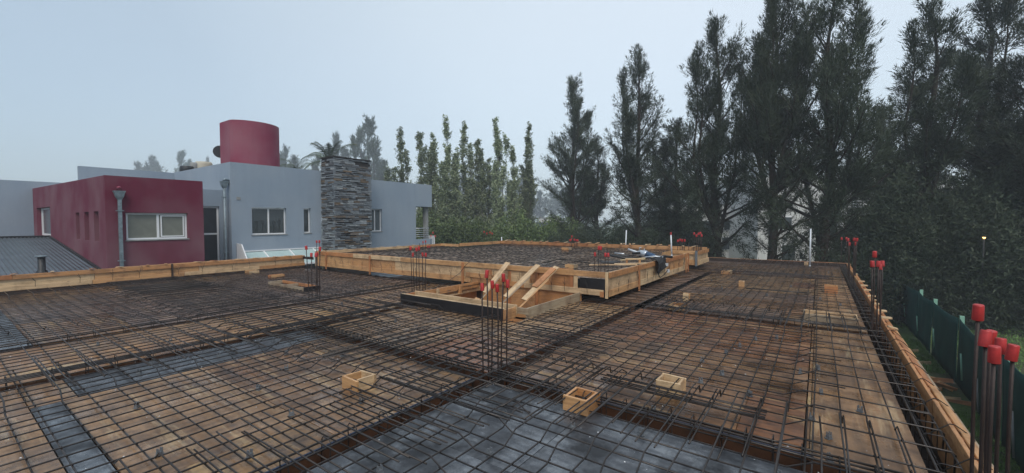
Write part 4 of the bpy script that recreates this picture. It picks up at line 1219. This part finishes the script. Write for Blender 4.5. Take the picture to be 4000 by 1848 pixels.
for s in big[298:]:
    ax, fix, a, b, z, h, sgn = s; d = random.uniform(.04, .07)
    if ax == 0: rest.box(fix-.02, fix+d, a+.004, b-.004, z, z+h-.004)
    else: rest.box(a+.004, b-.004, fix-d, fix+.02, z, z+h-.004)
o = rest.build('stone_rest', M['stone'], ch); o['kind'] = 'stuff'
MB().box(-21.86, -20.52, 12.70, 15.02, 5.12, 5.17).build('chimney_cap', M['mortar'], ch)
# glazed canopy below the windows
cn = root('glass_canopy', (-21.3, 10.6, .2), 'low white framed glass canopy against the grey wall', 'canopy')
fr = MB()
for yy in (8.72, 9.72, 10.95, 12.2):
    fr.prism([(GX+.01, .30), (GX+.01, .36), (-20.6, -.28), (-20.6, -.34)], 1, yy-.03, yy+.03)
fr.box(GX+.005, GX+.06, 8.6, 12.6, .33, .39); fr.box(-20.65, -20.6, 8.6, 12.6, -.36, -.28)
fr.build('frame', M['white_frame'], cn)
for a, b in ((8.75, 9.69), (9.75, 10.92), (10.98, 12.17), (12.23, 12.6)):
    MB().prism([(GX+.03, .30), (GX+.03, .315), (-20.62, -.30), (-20.62, -.315)], 1, a, b).build('pane', M['pale_glass'], cn)
MB().prism([(GX+.02, .75), (-21.3, .72), (-20.5, -.3), (GX+.02, -.3)], 1, 8.55, 8.60).build('end_panel', M['white_frame'], cn)

# corrugated roof on the left
sh = root('shed_roof', (-26, -1, -.2), 'grey corrugated metal roof sloping beside the burgundy wall', 'roof')
cr = MB(); Y0, Y1, pit = -7.0, 3.86, .125
n = int((Y1-Y0)/pit*4)
xs_ = [(-31.2, 1.0), (-26, .47), (-20.75, -.06)]
for i in range(n+1):
    yy = Y0+(Y1-Y0)*i/n; c_ = [0, .028, .034, .028][i % 4] if True else 0
    c_ = .020*math.cos(2*PI*(yy-Y0)/pit)
    for (x_, z_) in xs_: cr.v.append((x_, yy, z_+c_))
for i in range(n):
    for k in range(2):
        a = i*3+k; cr.f.append((a, a+1, a+4, a+3)); cr.sm.append(False)
cr.build('corrugated_sheet', M['metal_roof'], sh)
MB().box(-31.5, -31.15, -7, 3.86, .88, 1.08).build('ridge_flashing', M['dark_metal'], sh)
MB().prism([(-31.2, 1.05), (-31.2, .90), (-20.75, -.16), (-20.75, .0)], 1, 3.80, 3.87).build('side_flashing', M['dark_metal'], sh)
MB().box(-31.2, -20.9, -7, 3.85, -3.2, -.35).build('shed_wall', M['grey_wall'], sh)
fl_ = root('roof_flue', (-21, 2.37, 0), 'short black flue with a flat cap on the corrugated roof', 'flue')
MB().tube([(-21, 2.37, -.1), (-21, 2.37, .12), (-21, 2.37, .16), (-21, 2.37, .58)], [.20, .13, .095, .095], 12).build('pipe', M['dark_metal'], fl_)
MB().tube([(-21, 2.37, .60), (-21, 2.37, .63)], .16, 12).build('cap_plate', M['galv'], fl_)

# ================================================================== TREES
def unit(v): return v/np.maximum(1e-9, np.linalg.norm(v, axis=-1, keepdims=True))
def sprays(cent, dirs, n, ln, wd, spread, jit, r):
    """needle sprays: slim triangles round each centre"""
    k = len(cent)
    c = np.repeat(cent, n, 0)+r.normal(0, 1, (k*n, 3))*spread
    d = unit(np.repeat(dirs, n, 0)+r.normal(0, jit, (k*n, 3)))
    s = unit(np.cross(d, r.normal(0, 1, (k*n, 3))))
    L = ln*r.uniform(.6, 1.3, (k*n, 1)); w = wd*r.uniform(.6, 1.3, (k*n, 1))
    return np.stack([c-s*w/2, c+s*w/2, c+d*L], 1)

def conifer(seed, Ht=17.5, Rm=3.4, base=.08, dens=1.0, leaders=3, k=11, per=7, ln=.24, wd=.034, squat=.30, droop=.0):
    """ascending limbs carrying feathery plumes; every plume is a tapering bundle of needle sprays"""
    r = np.random.default_rng(seed)
    PA, PD, PL = [], [], []        # plume start, direction, length
    limbs, trunk_pts = [], []
    lead = [(0, 0, Ht, 0.0)]
    for i in range(leaders-1):
        lead.append((r.uniform(0, 2*PI), r.uniform(.8, 1.9), Ht*r.uniform(.74, .95), r.uniform(.22, .45)))
    fat = r.uniform(.7, 1.25, 7)   # uneven outline
    for li, (a0, off, top, start) in enumerate(lead):
        pts = []
        for t in np.linspace(start if li else 0, 1, 12):
            o = off*min(1, (t-start)/.35) if li else 0
            z = top*t
            pts.append(np.array([math.cos(a0)*o+.14*math.sin(z*.7+seed), math.sin(a0)*o+.14*math.cos(z*.6+seed), z]))
        trunk_pts.append(pts)
        nb = int((74 if li == 0 else 30)*dens)
        for b in range(nb):
            t = base+(.985-base)*((b+r.random())/nb) if li == 0 else start+.1+(.88-start)*r.random()
            i_ = (t-(start if li else 0))/(1-(start if li else 0))*11; i0 = int(min(10, max(0, i_)))
            p = pts[i0]+(pts[i0+1]-pts[i0])*(i_-i0)
            az = r.uniform(0, 2*PI)
            prof = (.55+.45*t/squat) if t < squat else ((1-t)/(1-squat))**.9
            f_ = fat[int(az/(2*PI)*7) % 7]*(1+.25*math.sin(t*11+seed+az))
            L = Rm*(.07+.93*prof)*r.uniform(.55, 1.3)*f_*(1 if li == 0 else .55)
            el = r.uniform(.15, .60)+t*.55
            d = np.array([math.cos(az)*math.cos(el), math.sin(az)*math.cos(el), math.sin(el)])
            q = p.copy(); br = [q.copy()]; ns = 8
            for s_ in range(ns):
                d = unit(d+np.array([0, 0, .06])+r.normal(0, .06, 3)); q = q+d*L/ns; br.append(q.copy())
                f = (s_+1)/ns
                if f > .25:
                    m = int(.7+L*.36*r.uniform(.2, 1.7))
                    for _ in range(m):
                        pd = unit(d*.9+r.normal(0, .55, 3)+np.array([0, 0, (.25+.5*t) if t > .3 else -.35-droop]))
                        PA.append(q-d*r.uniform(0, L/ns)); PD.append(pd); PL.append(r.uniform(.5, 1.3)*(.6+.5*(1-f)+.1*L))
            PA.append(q); PD.append(unit(d+np.array([0, 0, .3]))); PL.append(r.uniform(.7, 1.2))
            limbs.append((br, .012+.018*L))
        for z in np.linspace(.90, .995, 7):
            for _ in range(2):
                PA.append(np.array([pts[-1][0], pts[-1][1], top*z])); PD.append(unit(np.array([0, 0, 1.0])+r.normal(0, .22, 3))); PL.append(.8)
    PA, PD, PL = np.array(PA), np.array(PD), np.array(PL)
    n = len(PA); s_ = (np.arange(k)+.5)/k
    c = PA[:, None, :]+PD[:, None, :]*(PL[:, None]*s_[None, :])[:, :, None]
    c[:, :, 2] += -.10*(s_**2)[None, :]*PL[:, None]
    rad = .15*np.sin(PI*np.clip(s_*.95+.08, 0, 1))**.8
    c = np.repeat(c.reshape(-1, 3), per, 0); R_ = np.tile(np.repeat(rad, per), n)[:, None]
    d = np.repeat(np.repeat(PD, k, 0), per, 0)
    o = r.normal(0, 1, c.shape)*R_
    d2 = unit(d+o*2.2+r.normal(0, .30, c.shape))
    c = c+o
    sd_ = unit(np.cross(d2, r.normal(0, 1, c.shape)))
    L_ = ln*r.uniform(.6, 1.35, (len(c), 1)); w = wd*r.uniform(.6, 1.4, (len(c), 1))
    crown = tris_mesh('crown', np.stack([c-sd_*w/2, c+sd_*w/2, c+d2*L_], 1))
    mb = MB()
    for li, pts in enumerate(trunk_pts):
        R0 = (.34 if li == 0 else .13)
        mb.tube([tuple(p) for p in pts], [R0*(1-.93*i/11) for i in range(12)], 9)
    for br, rad in limbs:
        mb.tube([tuple(p) for p in br[::2]], [rad*(1-.8*i/(len(br[::2])-1)) for i in range(len(br[::2]))], 4, cap=False)
    tm = bpy.data.meshes.new('trunk'); tm.from_pydata(mb.v, [], mb.f); tm.polygons.foreach_set('use_smooth', mb.sm)
    return crown, tm

def tree(name, meshes, loc, label, crown_mat, bark, rz=0, sc_=(1, 1, 1), group=None, cat='tree'):
    rt = root(name, loc, label, cat, group)
    rt.rotation_euler = (0, 0, rz); rt.scale = sc_
    for nm, me, mt in (('trunk', meshes[1], bark), ('crown', meshes[0], crown_mat)):
        o = bpy.data.objects.new(nm, me); C.objects.link(o)
        if not me.materials: me.materials.append(mt)
        o.parent = rt
    return rt

def cw(px, D):
    """ground position seen at picture column px, D metres deep"""
    lat = (px-2000)/FL*D
    return (lat*_r2[0]+D*math.sin(YAW), lat*_r2[1]+D*math.cos(YAW), -3.2)

CA = conifer(1, Rm=3.3, leaders=3)
CB = conifer(2, Rm=3.7, leaders=4)
CC = conifer(5, Rm=3.3, leaders=3, dens=.95)
CD = conifer(8, Rm=4.2, leaders=5, squat=.5, dens=1.15)
GR = 'tall conifers behind the site'
for px, D, ms, hz_, wx, rz, lab in (
    (2236, 39.5, CC, 1.0, 1.05, .3, 'leftmost tall dark conifer, next to the last poplar'),
    (2330, 41, CA, .72, .9, 2.2, 'lower dark conifer filling the gap between the two slim pointed ones'),
    (2490, 32.6, CA, 1.0, .95, 1.3, 'slim pointed dark conifer standing alone above the back board'),
    (2640, 34, CC, .72, 1.2, 4.0, 'shorter dark conifer right of the slim pointed one'),
    (2795, 28, CB, 1.0, .95, 2.0, 'dark conifer with several pointed tips, above the tools'),
    (3015, 25, CD, 1.06, .85, 3.4, 'broad green conifer whose top leaves the picture, left of the tall white pipe'),
    (3225, 23.5, CB, 1.03, 1.05, 5.1, 'big conifer with a thick bare trunk right of the tall white pipe'),
    (3430, 30, CC, .70, 1.1, .9, 'conifer behind the far right corner of the deck'),
    (3620, 23, CA, .93, 1.05, 1.9, 'open branched conifer above the green fence corner'),
    (3830, 25, CA, 1.06, 1.25, 2.9, 'conifer with a tall leaning top near the right border'),
    (4010, 21, CB, .80, 1.1, 4.4, 'rightmost dark conifer cut by the picture border')):
    tree('conifer_tree', ms, cw(px, D), lab, M['casuarina'], M['bark'], rz, (wx, wx, hz_), GR)
# low dark undergrowth under the conifers on the right
def bush_mesh(seed, rx, ry, h, n, lf=.16, wd=.06):
    r = np.random.default_rng(seed)
    th = r.uniform(0, 2*PI, n); ph = np.arccos(r.uniform(0, 1, n)); rad = r.uniform(.62, 1.0, n)**.6
    lum = 1+.22*np.sin(th*3+seed)+.15*np.sin(th*7+ph*5)
    c = np.stack([rx*np.sin(ph)*np.cos(th)*rad*lum, ry*np.sin(ph)*np.sin(th)*rad*lum, h*np.cos(ph)*rad*lum], 1)
    d = unit(c/np.array([rx, ry, h])+np.array([0, 0, .3]))
    return tris_mesh('crown', sprays(c, d, 9, lf, wd, .13, .8, r))
def bush_stem(h):
    mb = MB()
    for k in range(7):
        a = k*.9; mb.tube([(0, 0, 0), (.25*math.cos(a)*h*.4, .25*math.sin(a)*h*.4, h*.5), (.5*math.cos(a)*h*.45, .5*math.sin(a)*h*.45, h*.8)], .03, 5, r2=.01)
    me = bpy.data.meshes.new('stem'); me.from_pydata(mb.v, [], mb.f); return me
B1 = (bush_mesh(1, 2.4, 2.0, 3.6, 5200, .15, .045), bush_stem(3))
B4 = (bush_mesh(7, 2.2, 2.0, 3.8, 3200, .15, .11), bush_stem(3))
B2 = (bush_mesh(2, 2.0, 2.0, 5.0, 5600, .15, .045), bush_stem(4))
B3 = (bush_mesh(3, 1.7, 1.7, 2.6, 2200, .16, .08), bush_stem(2))
def bush(ms, px, D, lab, mat, sx=1, sz=1, rz=0, grp=None, name='shrub'):
    return tree(name, ms, cw(px, D), lab, mat, M['bark'], rz, (sx, sx, sz), grp, 'shrub')
for px, D, ms, sx, sz, lab in (
    (2250, 35, B1, 1.2, 1.05, 'low dark shrub under the leftmost tall conifer'),
    (2400, 33, B1, 1.3, 1.1, 'low dark shrub behind the leaning white pipe'),
    (2560, 31, B2, 1.3, .78, 'dark shrub behind the back board centre'),
    (2690, 30, B1, 1.1, 1.0, 'dark shrub left of the farthest capped bars'),
    (3460, 24.5, B2, 1.3, 1.15, 'dark bushy growth behind the far corner of the green fence'),
    (3570, 21.5, B2, 1.3, 1.25, 'dense dark shrub right above the fence corner'),
    (3690, 21.5, B1, 1.5, 1.55, 'dense dark shrub behind the middle fence posts'),
    (3790, 23.5, B2, 1.6, 1.3, 'tall dark shrub behind the fence below the leaning conifer'),
    (3900, 23.5, B2, 1.6, 1.5, 'tall dark shrub beyond the lawn at the right'),
    (4010, 22, B2, 1.6, 1.6, 'dark shrub cut by the right border beyond the lawn')):
    bush(ms, px, D, lab, M['casuarina'], sx, sz, px*.01, 'dark shrubs under the conifers')
bush(B3, 3395, 27, 'light green shrub by the far right capped bars', M['hedge'], .9, 1.15, .4)
bush(B1, 2640, 44, 'pale green round bush seen between conifer trunks', M['willow'], 1.5, 1.45, .4)
bush(B1, 2560, 50, 'pale green bush further left between the conifer trunks', M['willow'], 1.5, 1.3, 1.4)

# poplars
def poplar(seed, Ht=15):
    r = np.random.default_rng(seed); P_, limbs = [], []
    nl = int(r.integers(4, 7))
    for li in range(nl):
        a = r.uniform(0, 2*PI); off = 0 if li == 0 else r.uniform(.35, 1.05)
        top = Ht if li == 0 else Ht*r.uniform(.55, .93); st_ = 0 if li == 0 else r.uniform(.05, .22)*Ht
        pts = []
        for t in np.linspace(0, 1, 9):
            z = st_+(top-st_)*t; o = off*min(1, t*2.2)
            pts.append(np.array([math.cos(a)*o+.10*math.sin(z+seed), math.sin(a)*o+.10*math.cos(z*.8), z]))
        limbs.append((pts, .11 if li == 0 else .05))
        arr = np.array(pts)
        n = int((top-st_)*(17 if li == 0 else 12))
        t = r.uniform(.02, .985, n)
        base = np.stack([np.interp(t*8, np.arange(9), arr[:, q]) for q in range(3)], 1)
        z = base[:, 2]; az = r.uniform(0, 2*PI, n)
        keep = np.sin(z*1.9+li*2.1+seed)+np.sin(z*4.3+az)*.7 > -.95
        base, t, az = base[keep], t[keep], az[keep]
        sl = r.uniform(.25, .95, len(t))*(1.1-.5*t)
        pd = unit(np.stack([np.cos(az)*sl, np.sin(az)*sl, np.ones(len(t))], 1))
        pl = r.uniform(.5, 1.55, len(t))*(1.15-.70*t)
        kk = 38; s__ = np.sort(r.uniform(.05, 1, (len(t), kk)), 1)
        c = base[:, None, :]+pd[:, None, :]*(pl[:, None]*s__)[:, :, None]
        c = c+r.normal(0, 1, c.shape)*(.10*(1.15-s__))[:, :, None]
        P_.append(c.reshape(-1, 3))
    C_ = np.concatenate(P_)
    d = unit(r.normal(0, 1, C_.shape)+np.array([0, 0, -.2])); s_ = unit(np.cross(d, r.normal(0, 1, C_.shape)))
    L = .105*r.uniform(.6, 1.35, (len(C_), 1)); w = L*.85
    P = np.stack([C_, C_+d*L*.5+s_*w/2, C_+d*L, C_+d*L*.5-s_*w/2], 1)
    mb = MB()
    for pts, rad in limbs: mb.tube([tuple(p) for p in pts], [rad*(1-.9*i/8) for i in range(9)], 6)
    tm = bpy.data.meshes.new('trunk'); tm.from_pydata(mb.v, [], mb.f); tm.polygons.foreach_set('use_smooth', mb.sm)
    return tris_mesh('crown', P), tm
PO_ = [poplar(s_) for s_ in (3, 4, 9, 12)]
pops = [(1571, 500, 'poplar just right of the grey house roof, leftmost of the row'), (1644, 520, 'slim poplar behind the end of the grey house'), (1697, 525, 'slim poplar above the terrace opening of the house'),
        (1748, 464, 'tall poplar with a forked tip, right of the house'), (1815, 478, 'dense tall poplar right of the forked tip one'), (1868, 548, 'short thin poplar between two taller ones'),
        (1940, 466, 'tallest poplar in the middle of the row'), (2003, 572, 'lowest poplar, right of the tallest one'), (2063, 482, 'last poplar of the row, beside the first dark conifer'),
        (1780, 600, 'low young poplar behind the forked tip one'), (1910, 620, 'low young poplar behind the tallest one')]
for i, (px, ty, lab) in enumerate(pops):
    D = 42+(i % 3)*1.5
    hgt = (862-ty)*D/FL+4.95
    tree('poplar_tree', PO_[i % 4], cw(px, D), lab, M['poplar'], M['bark_pale'], i*1.3, (1.35, 1.35, hgt/15.0), 'row of poplars')
# hedge under the poplars
HL = ['green shrub touching the terrace end of the grey house', 'taller green shrub just right of the house end', 'low green shrub under the forked poplar', 'green shrub between the forked and the dense poplar',
      'green shrub at the foot of the dense tall poplar', 'green shrub above the faint capped bars', 'green shrub at the foot of the short thin poplar', 'green shrub behind the short white pipe',
      'green shrub under the tallest poplar', 'green shrub under the last poplar', 'last green shrub before the dark conifers']
for i, px in enumerate(range(1590, 2240, 62)):
    bush(B4, px, 38+(i % 3), HL[i], M['hedge'], 1.2, (1.12 if i % 2 else .98)+.14*math.sin(i*2.1), i*.8, 'green shrubs under the poplars')
# hazy trees farther away
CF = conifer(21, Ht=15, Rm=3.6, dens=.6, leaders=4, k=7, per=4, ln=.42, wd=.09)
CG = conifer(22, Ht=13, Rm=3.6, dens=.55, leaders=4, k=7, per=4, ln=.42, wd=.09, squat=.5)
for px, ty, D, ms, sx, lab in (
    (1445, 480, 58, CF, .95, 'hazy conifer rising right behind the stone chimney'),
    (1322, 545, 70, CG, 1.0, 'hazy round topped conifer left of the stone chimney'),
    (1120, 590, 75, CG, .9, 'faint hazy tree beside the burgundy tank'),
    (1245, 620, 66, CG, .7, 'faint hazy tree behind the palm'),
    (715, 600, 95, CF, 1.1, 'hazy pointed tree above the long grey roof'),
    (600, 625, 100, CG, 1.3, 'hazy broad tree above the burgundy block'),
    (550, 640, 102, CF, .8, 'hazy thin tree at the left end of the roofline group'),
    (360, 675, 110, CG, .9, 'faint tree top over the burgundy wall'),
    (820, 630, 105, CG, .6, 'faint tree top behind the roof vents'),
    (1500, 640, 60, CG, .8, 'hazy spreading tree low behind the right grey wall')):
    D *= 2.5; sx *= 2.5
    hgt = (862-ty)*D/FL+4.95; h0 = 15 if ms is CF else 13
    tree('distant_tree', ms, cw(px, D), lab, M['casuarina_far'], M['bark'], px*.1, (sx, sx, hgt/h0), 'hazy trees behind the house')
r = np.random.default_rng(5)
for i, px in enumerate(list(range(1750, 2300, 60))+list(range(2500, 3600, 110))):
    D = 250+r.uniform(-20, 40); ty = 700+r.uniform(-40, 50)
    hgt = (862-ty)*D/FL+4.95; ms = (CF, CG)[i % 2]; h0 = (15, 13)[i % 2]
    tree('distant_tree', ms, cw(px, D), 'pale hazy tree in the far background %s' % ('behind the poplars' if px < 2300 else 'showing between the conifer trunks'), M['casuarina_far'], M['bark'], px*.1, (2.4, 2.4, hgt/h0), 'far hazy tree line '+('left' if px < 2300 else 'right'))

# palm
def palm(loc, Ht):
    rt = root('palm_tree', loc, 'feather leaved palm rising between the tank and the chimney', 'palm')
    x, y, z = loc
    MB().tube([(x, y, z), (x+.1, y, z+Ht*.5), (x, y, z+Ht)], .22, 9, r2=.16).build('trunk', M['bark'], rt)
    r = np.random.default_rng(4)
    for k in range(15):
        a = k*2.4; el = r.uniform(.35, 1.3); L = r.uniform(2.6, 3.4)
        d = np.array([math.cos(a)*math.cos(el), math.sin(a)*math.cos(el), math.sin(el)]); q = np.array([x, y, z+Ht], float)
        T = []; pts = [tuple(q)]
        for s_ in range(22):
            d = unit(d+np.array([0, 0, -.075])); q = q+d*L/22; pts.append(tuple(q))
            side = unit(np.cross(d, np.array([0, 0, 1.0])))
            for sg in (-1, 1):
                for e_ in (0, .5):
                    b = q-d*L/22*e_; tip = b+side*sg*.55*math.sin(PI*(.12+.85*s_/22))+d*.28+np.array([0, 0, -.32])*r.uniform(.5, 1.2)
                    T.append([b-d*.03, b+d*.03, tip])
        o = link('frond', tris_mesh('frond', np.array(T)-np.array([x, y, z+Ht])), M['palm'], rt, Matrix.Translation((x, y, z+Ht)))
        MB().tube(pts, .025, 4, r2=.008).build('frond_rib', M['palm'], o)
px_, D_ = 1290, 42
loc = cw(px_, D_); palm(loc, 10.7)
loc = cw(1170, 44); 
rt = root('palm_tree', loc, 'low palm crown just right of the tank', 'palm')
r = np.random.default_rng(9)
T = []
MB().tube([loc, (loc[0], loc[1], loc[2]+10.2)], .2, 8).build('trunk', M['bark'], rt)
for k in range(11):
    a = k*2.4; el = r.uniform(.3, 1.2)
    d = np.array([math.cos(a)*math.cos(el), math.sin(a)*math.cos(el), math.sin(el)]); q = np.array(loc)+np.array([0, 0, 10.2])
    for s_ in range(18):
        d = unit(d+np.array([0, 0, -.09])); q = q+d*.13; side = unit(np.cross(d, np.array([0, 0, 1.0])))
        for sg in (-1, 1): T.append([q-d*.03, q+d*.04, q+side*sg*.5+d*.25-np.array([0, 0, .25])])
link('crown', tris_mesh('crown', T), M['palm'], rt)

# ================================================================== HOUSES BEYOND THE TREES
def far_house(px0, px1, D, ytop, mat, label, wins=(), name='distant_house', depth=9):
    a = Vector(cw(px0, D)); b = Vector(cw(px1, D)); ztop = (862-ytop)*D/FL+1.75
    rt = root(name, (a+b)/2, label, 'house')
    u = (b-a); L = u.length; u.normalize(); nrm_ = Vector((-u.y, u.x, 0))
    if nrm_.dot(Vector((_f[0], _f[1], 0))) < 0: nrm_ = -nrm_
    def P(s, d, z): return tuple(a+u*s+nrm_*d+Vector((0, 0, z+3.2)))
    def bx(mb, s0, s1, d0, d1, z0, z1):
        i = len(mb.v)
        mb.v += [P(s0, d0, z0), P(s1, d0, z0), P(s1, d1, z0), P(s0, d1, z0), P(s0, d0, z1), P(s1, d0, z1), P(s1, d1, z1), P(s0, d1, z1)]
        for f in ((0, 3, 2, 1), (4, 5, 6, 7), (0, 1, 5, 4), (1, 2, 6, 5), (2, 3, 7, 6), (3, 0, 4, 7)): mb.f.append(tuple(i+k for k in f)); mb.sm.append(False)
        return mb
    bx(MB(), 0, L, 0, depth, -3.2, ztop).build('wall', mat, rt)
    bx(MB(), -.1, L+.1, -.1, depth+.1, ztop, ztop+.12).build('roof', M['concrete'], rt)
    for (f0, f1, z0, z1) in wins:
        w = bx(MB(), L*f0, L*f1, -.06, -.003, z0, z1).build('window', M['white_frame'], rt)
        bx(MB(), L*f0+.07, L*f1-.07, -.09, -.062, z0+.07, z1-.07).build('pane', M['glass'], w)
    return rt
far_house(2620, 2950, 52, 800, M['white_wall'], 'white house seen between the conifer trunks above the tools', [(.35, .52, .4, 1.8), (.60, .8, -1.8, -.2), (.62, .8, .6, 1.9)])
far_house(2960, 3330, 46, 690, M['white_wall'], 'tall white house behind the tall white pipe', [(.68, .84, -.5, 3.2), (.2, .36, .8, 2.2), (.25, .4, -2.6, -.8)])
far_house(3350, 3720, 55, 690, M['white_wall'], 'white house hidden behind the right conifers', [(.15, .4, .2, 1.8), (.6, .8, .2, 1.8)])
far_house(2105, 2190, 62, 868, M['blue_house'], 'slate blue house end between the poplars and the conifers', [(.2, .5, -.6, .6)])
far_house(2105, 2190, 62.9, 850, M['white_wall'], 'white upper block above the slate blue house', [(.3, .8, .9, 1.8)], depth=6)
far_house(1985, 2040, 60, 858, M['cream_wall'], 'small cream house low behind the poplars', [(.3, .6, -1, .4)])
# small warm lamp between the trees
lp = root('wall_lamp', cw(3845, 21), 'tiny warm lamp glowing in the dark trees', 'lamp')
l0 = Vector(cw(3845, 19)); l0.z = 1.75-(930-862)*19/FL
MB().tube([tuple(l0-Vector((0, 0, .04))), tuple(l0+Vector((0, 0, .03)))], [.03, .06], 10).build('lamp_shade', M['lamp'], lp)
MB().tube([(l0.x, l0.y, -3.2), tuple(l0-Vector((0, 0, .05)))], .03, 8).build('lamp_post', M['dark_metal'], lp)

# ================================================================== GREEN FENCE
fn = root('green_fence', (3.5, 20, -3.2), 'dark green netting fence with mint posts below the right edge', 'fence')
ys = [4.0, 6.6, 9.2, 11.4, 13.9, 18.35, 21.8, 24.4, 28.4]
px_s = [3.35, 3.38, 3.38, 3.4, 3.42, 3.56, 3.53, 3.52, 3.42]
def net_panel(p, q, hk):
    n, mrows = 14, 8; mb = MB()
    p = Vector(p); q = Vector(q); u = (q-p); nn = Vector((-u.y, u.x, 0)).normalized()
    for i in range(n+1):
        for j in range(mrows+1):
            s_ = i/n; t_ = j/mrows
            sag = .07*math.sin(PI*s_)*t_
            w = .025*math.sin(s_*5+hk)*math.sin(t_*3+hk)+.010*math.sin(s_*19+t_*3)
            b = p.lerp(q, s_); mb.v.append((b.x+nn.x*w-.07, b.y+nn.y*w-.07, -3.2+1.98*t_-sag))
    for i in range(n):
        for j in range(mrows):
            a = i*(mrows+1)+j; mb.f.append((a, a+mrows+1, a+mrows+2, a+1)); mb.sm.append(True)
    o = mb.build('net_panel', M['net'], fn)
    md = o.modifiers.new('thickness', 'SOLIDIFY'); md.thickness = .012
for i in range(len(ys)-1):
    net_panel((px_s[i], ys[i]+.06, 0), (px_s[i+1], ys[i+1]-.06, 0), i*1.3)
net_panel((3.36, 28.4, 0), (.8, 28.2, 0), 3.0); net_panel((.7, 28.2, 0), (-3.0, 28.0, 0), 5.0)
for i, (x_, y_) in enumerate(zip(px_s, ys)):
    MB().box(x_-.05, x_+.05, y_-.05, y_+.05, -3.2, -1.14).build('post', M['mint'], fn)
MB().box(.70, .80, 28.15, 28.25, -3.2, -1.16).build('post', M['mint'], fn)
for (x_, y_, z0, z1) in ((3.42, 26.6, -2.9, -2.0), (3.42, 23.4, -2.9, -2.0), (3.43, 20.4, -2.9, -1.9), (3.46, 17.0, -2.95, -1.9), (3.34, 14.9, -3.1, -2.0), (3.3, 12.4, -3.1, -1.9), (3.25, 9.9, -3.1, -2.0)):
    MB().tube([(x_-.12, y_, z0+.2), (x_-.15, y_+.05, z1-.1)], .022, 5).build('stake', M['mint'] if y_ > 15 else M['concrete'], fn)

# wood scraps on the ground
wp = root('scrap_timber_pile', (2.45, 17, -3.2), 'heap of scrap timber offcuts on the ground by the fence', 'timber pile')
for i in range(34):
    a = random.uniform(0, PI); L = random.uniform(.35, 1.1); cx, cy = 2.5+random.gauss(0, .38), 17.3+random.gauss(0, .9)
    z = -3.16+random.uniform(0, .28)
    plank('offcut', wp, (cx-math.cos(a)*L/2, cy-math.sin(a)*L/2, z), (cx+math.cos(a)*L/2, cy+math.sin(a)*L/2, z+random.uniform(-.12, .2)), random.choice([.07, .1, .12]), .025, random.choice([PN, PP, M['pine_grey'], PO]), (random.uniform(-.4, .4), random.uniform(-.4, .4), .5))
for k, (cx, cy) in enumerate(((2.9, 21.5), (3.0, 19.9), (2.0, 19.2))):
    plank('scrap_board', None, (cx-.2, cy, -3.15), (cx+.2, cy+.2, -3.12), .12, .03, PP, (0, .1, 1))
    o = C.objects[-1]; tag(o, ['small pale block lying far down by the fence', 'small pale scrap board by the green stakes', 'small pale offcut beyond the scrap heap'][k], 'board')
pa, pb = cw(3300, 47), cw(3392, 46.5)
o = plank('concrete_ledge', None, (pa[0], pa[1], -3.1), (pb[0], pb[1], -3.1), .25, .4, M['concrete'])
tag(o, 'pale low ledge in the grass beyond the far right corner of the deck', 'ledge')

# grass tufts
r = np.random.default_rng(3)
n = 45000
gx = r.uniform(1.3, 3.4, n); gy = r.uniform(3.5, 28, n)
keep = (np.sin(gx*2.3+gy*.9)+np.sin(gy*1.7)*.8+r.normal(0, .5, n)) > .1
keep &= ~((np.abs(gy-17.3) < 1.8))
c = np.stack([gx, gy, np.full(n, -3.2)], 1)[keep]
T = sprays(c, np.tile(np.array([0, 0, 1.0]), (len(c), 1)), 2, .10, .022, .02, .5, r)
tag(link('grass', tris_mesh('grass', T), M['grass_blade']), 'short grass growing between the deck and the fence', 'grass', None, 'stuff')
n = 26000
c = np.stack([r.uniform(3.6, 16, n), r.uniform(8, 40, n), np.full(n, -3.2)], 1)
T = sprays(c, np.tile(np.array([0, 0, 1.0]), (len(c), 1)), 2, .10, .05, .02, .5, r)
tag(link('grass', tris_mesh('grass', T), M['grass_blade']), 'bright lawn beyond the green fence', 'grass', None, 'stuff')

# ================================================================== HAZE
hz = MB(); hz.box(-420, 420, -420, 420, -4.2, 45)
hm = bpy.data.materials.new('haze'); hm.use_nodes = True
hn = hm.node_tree.nodes; hn.clear()
ho = hn.new('ShaderNodeOutputMaterial'); hv = hn.new('ShaderNodeVolumePrincipled')
hv.inputs['Color'].default_value = (0.82, 0.90, 1.0, 1); hv.inputs['Density'].default_value = 0.0016; hv.inputs['Anisotropy'].default_value = 0.0
hm.node_tree.links.new(hv.outputs[0], ho.inputs['Volume'])
tag(hz.build('haze', hm, None), 'pale morning mist over the site', None, None, 'stuff')
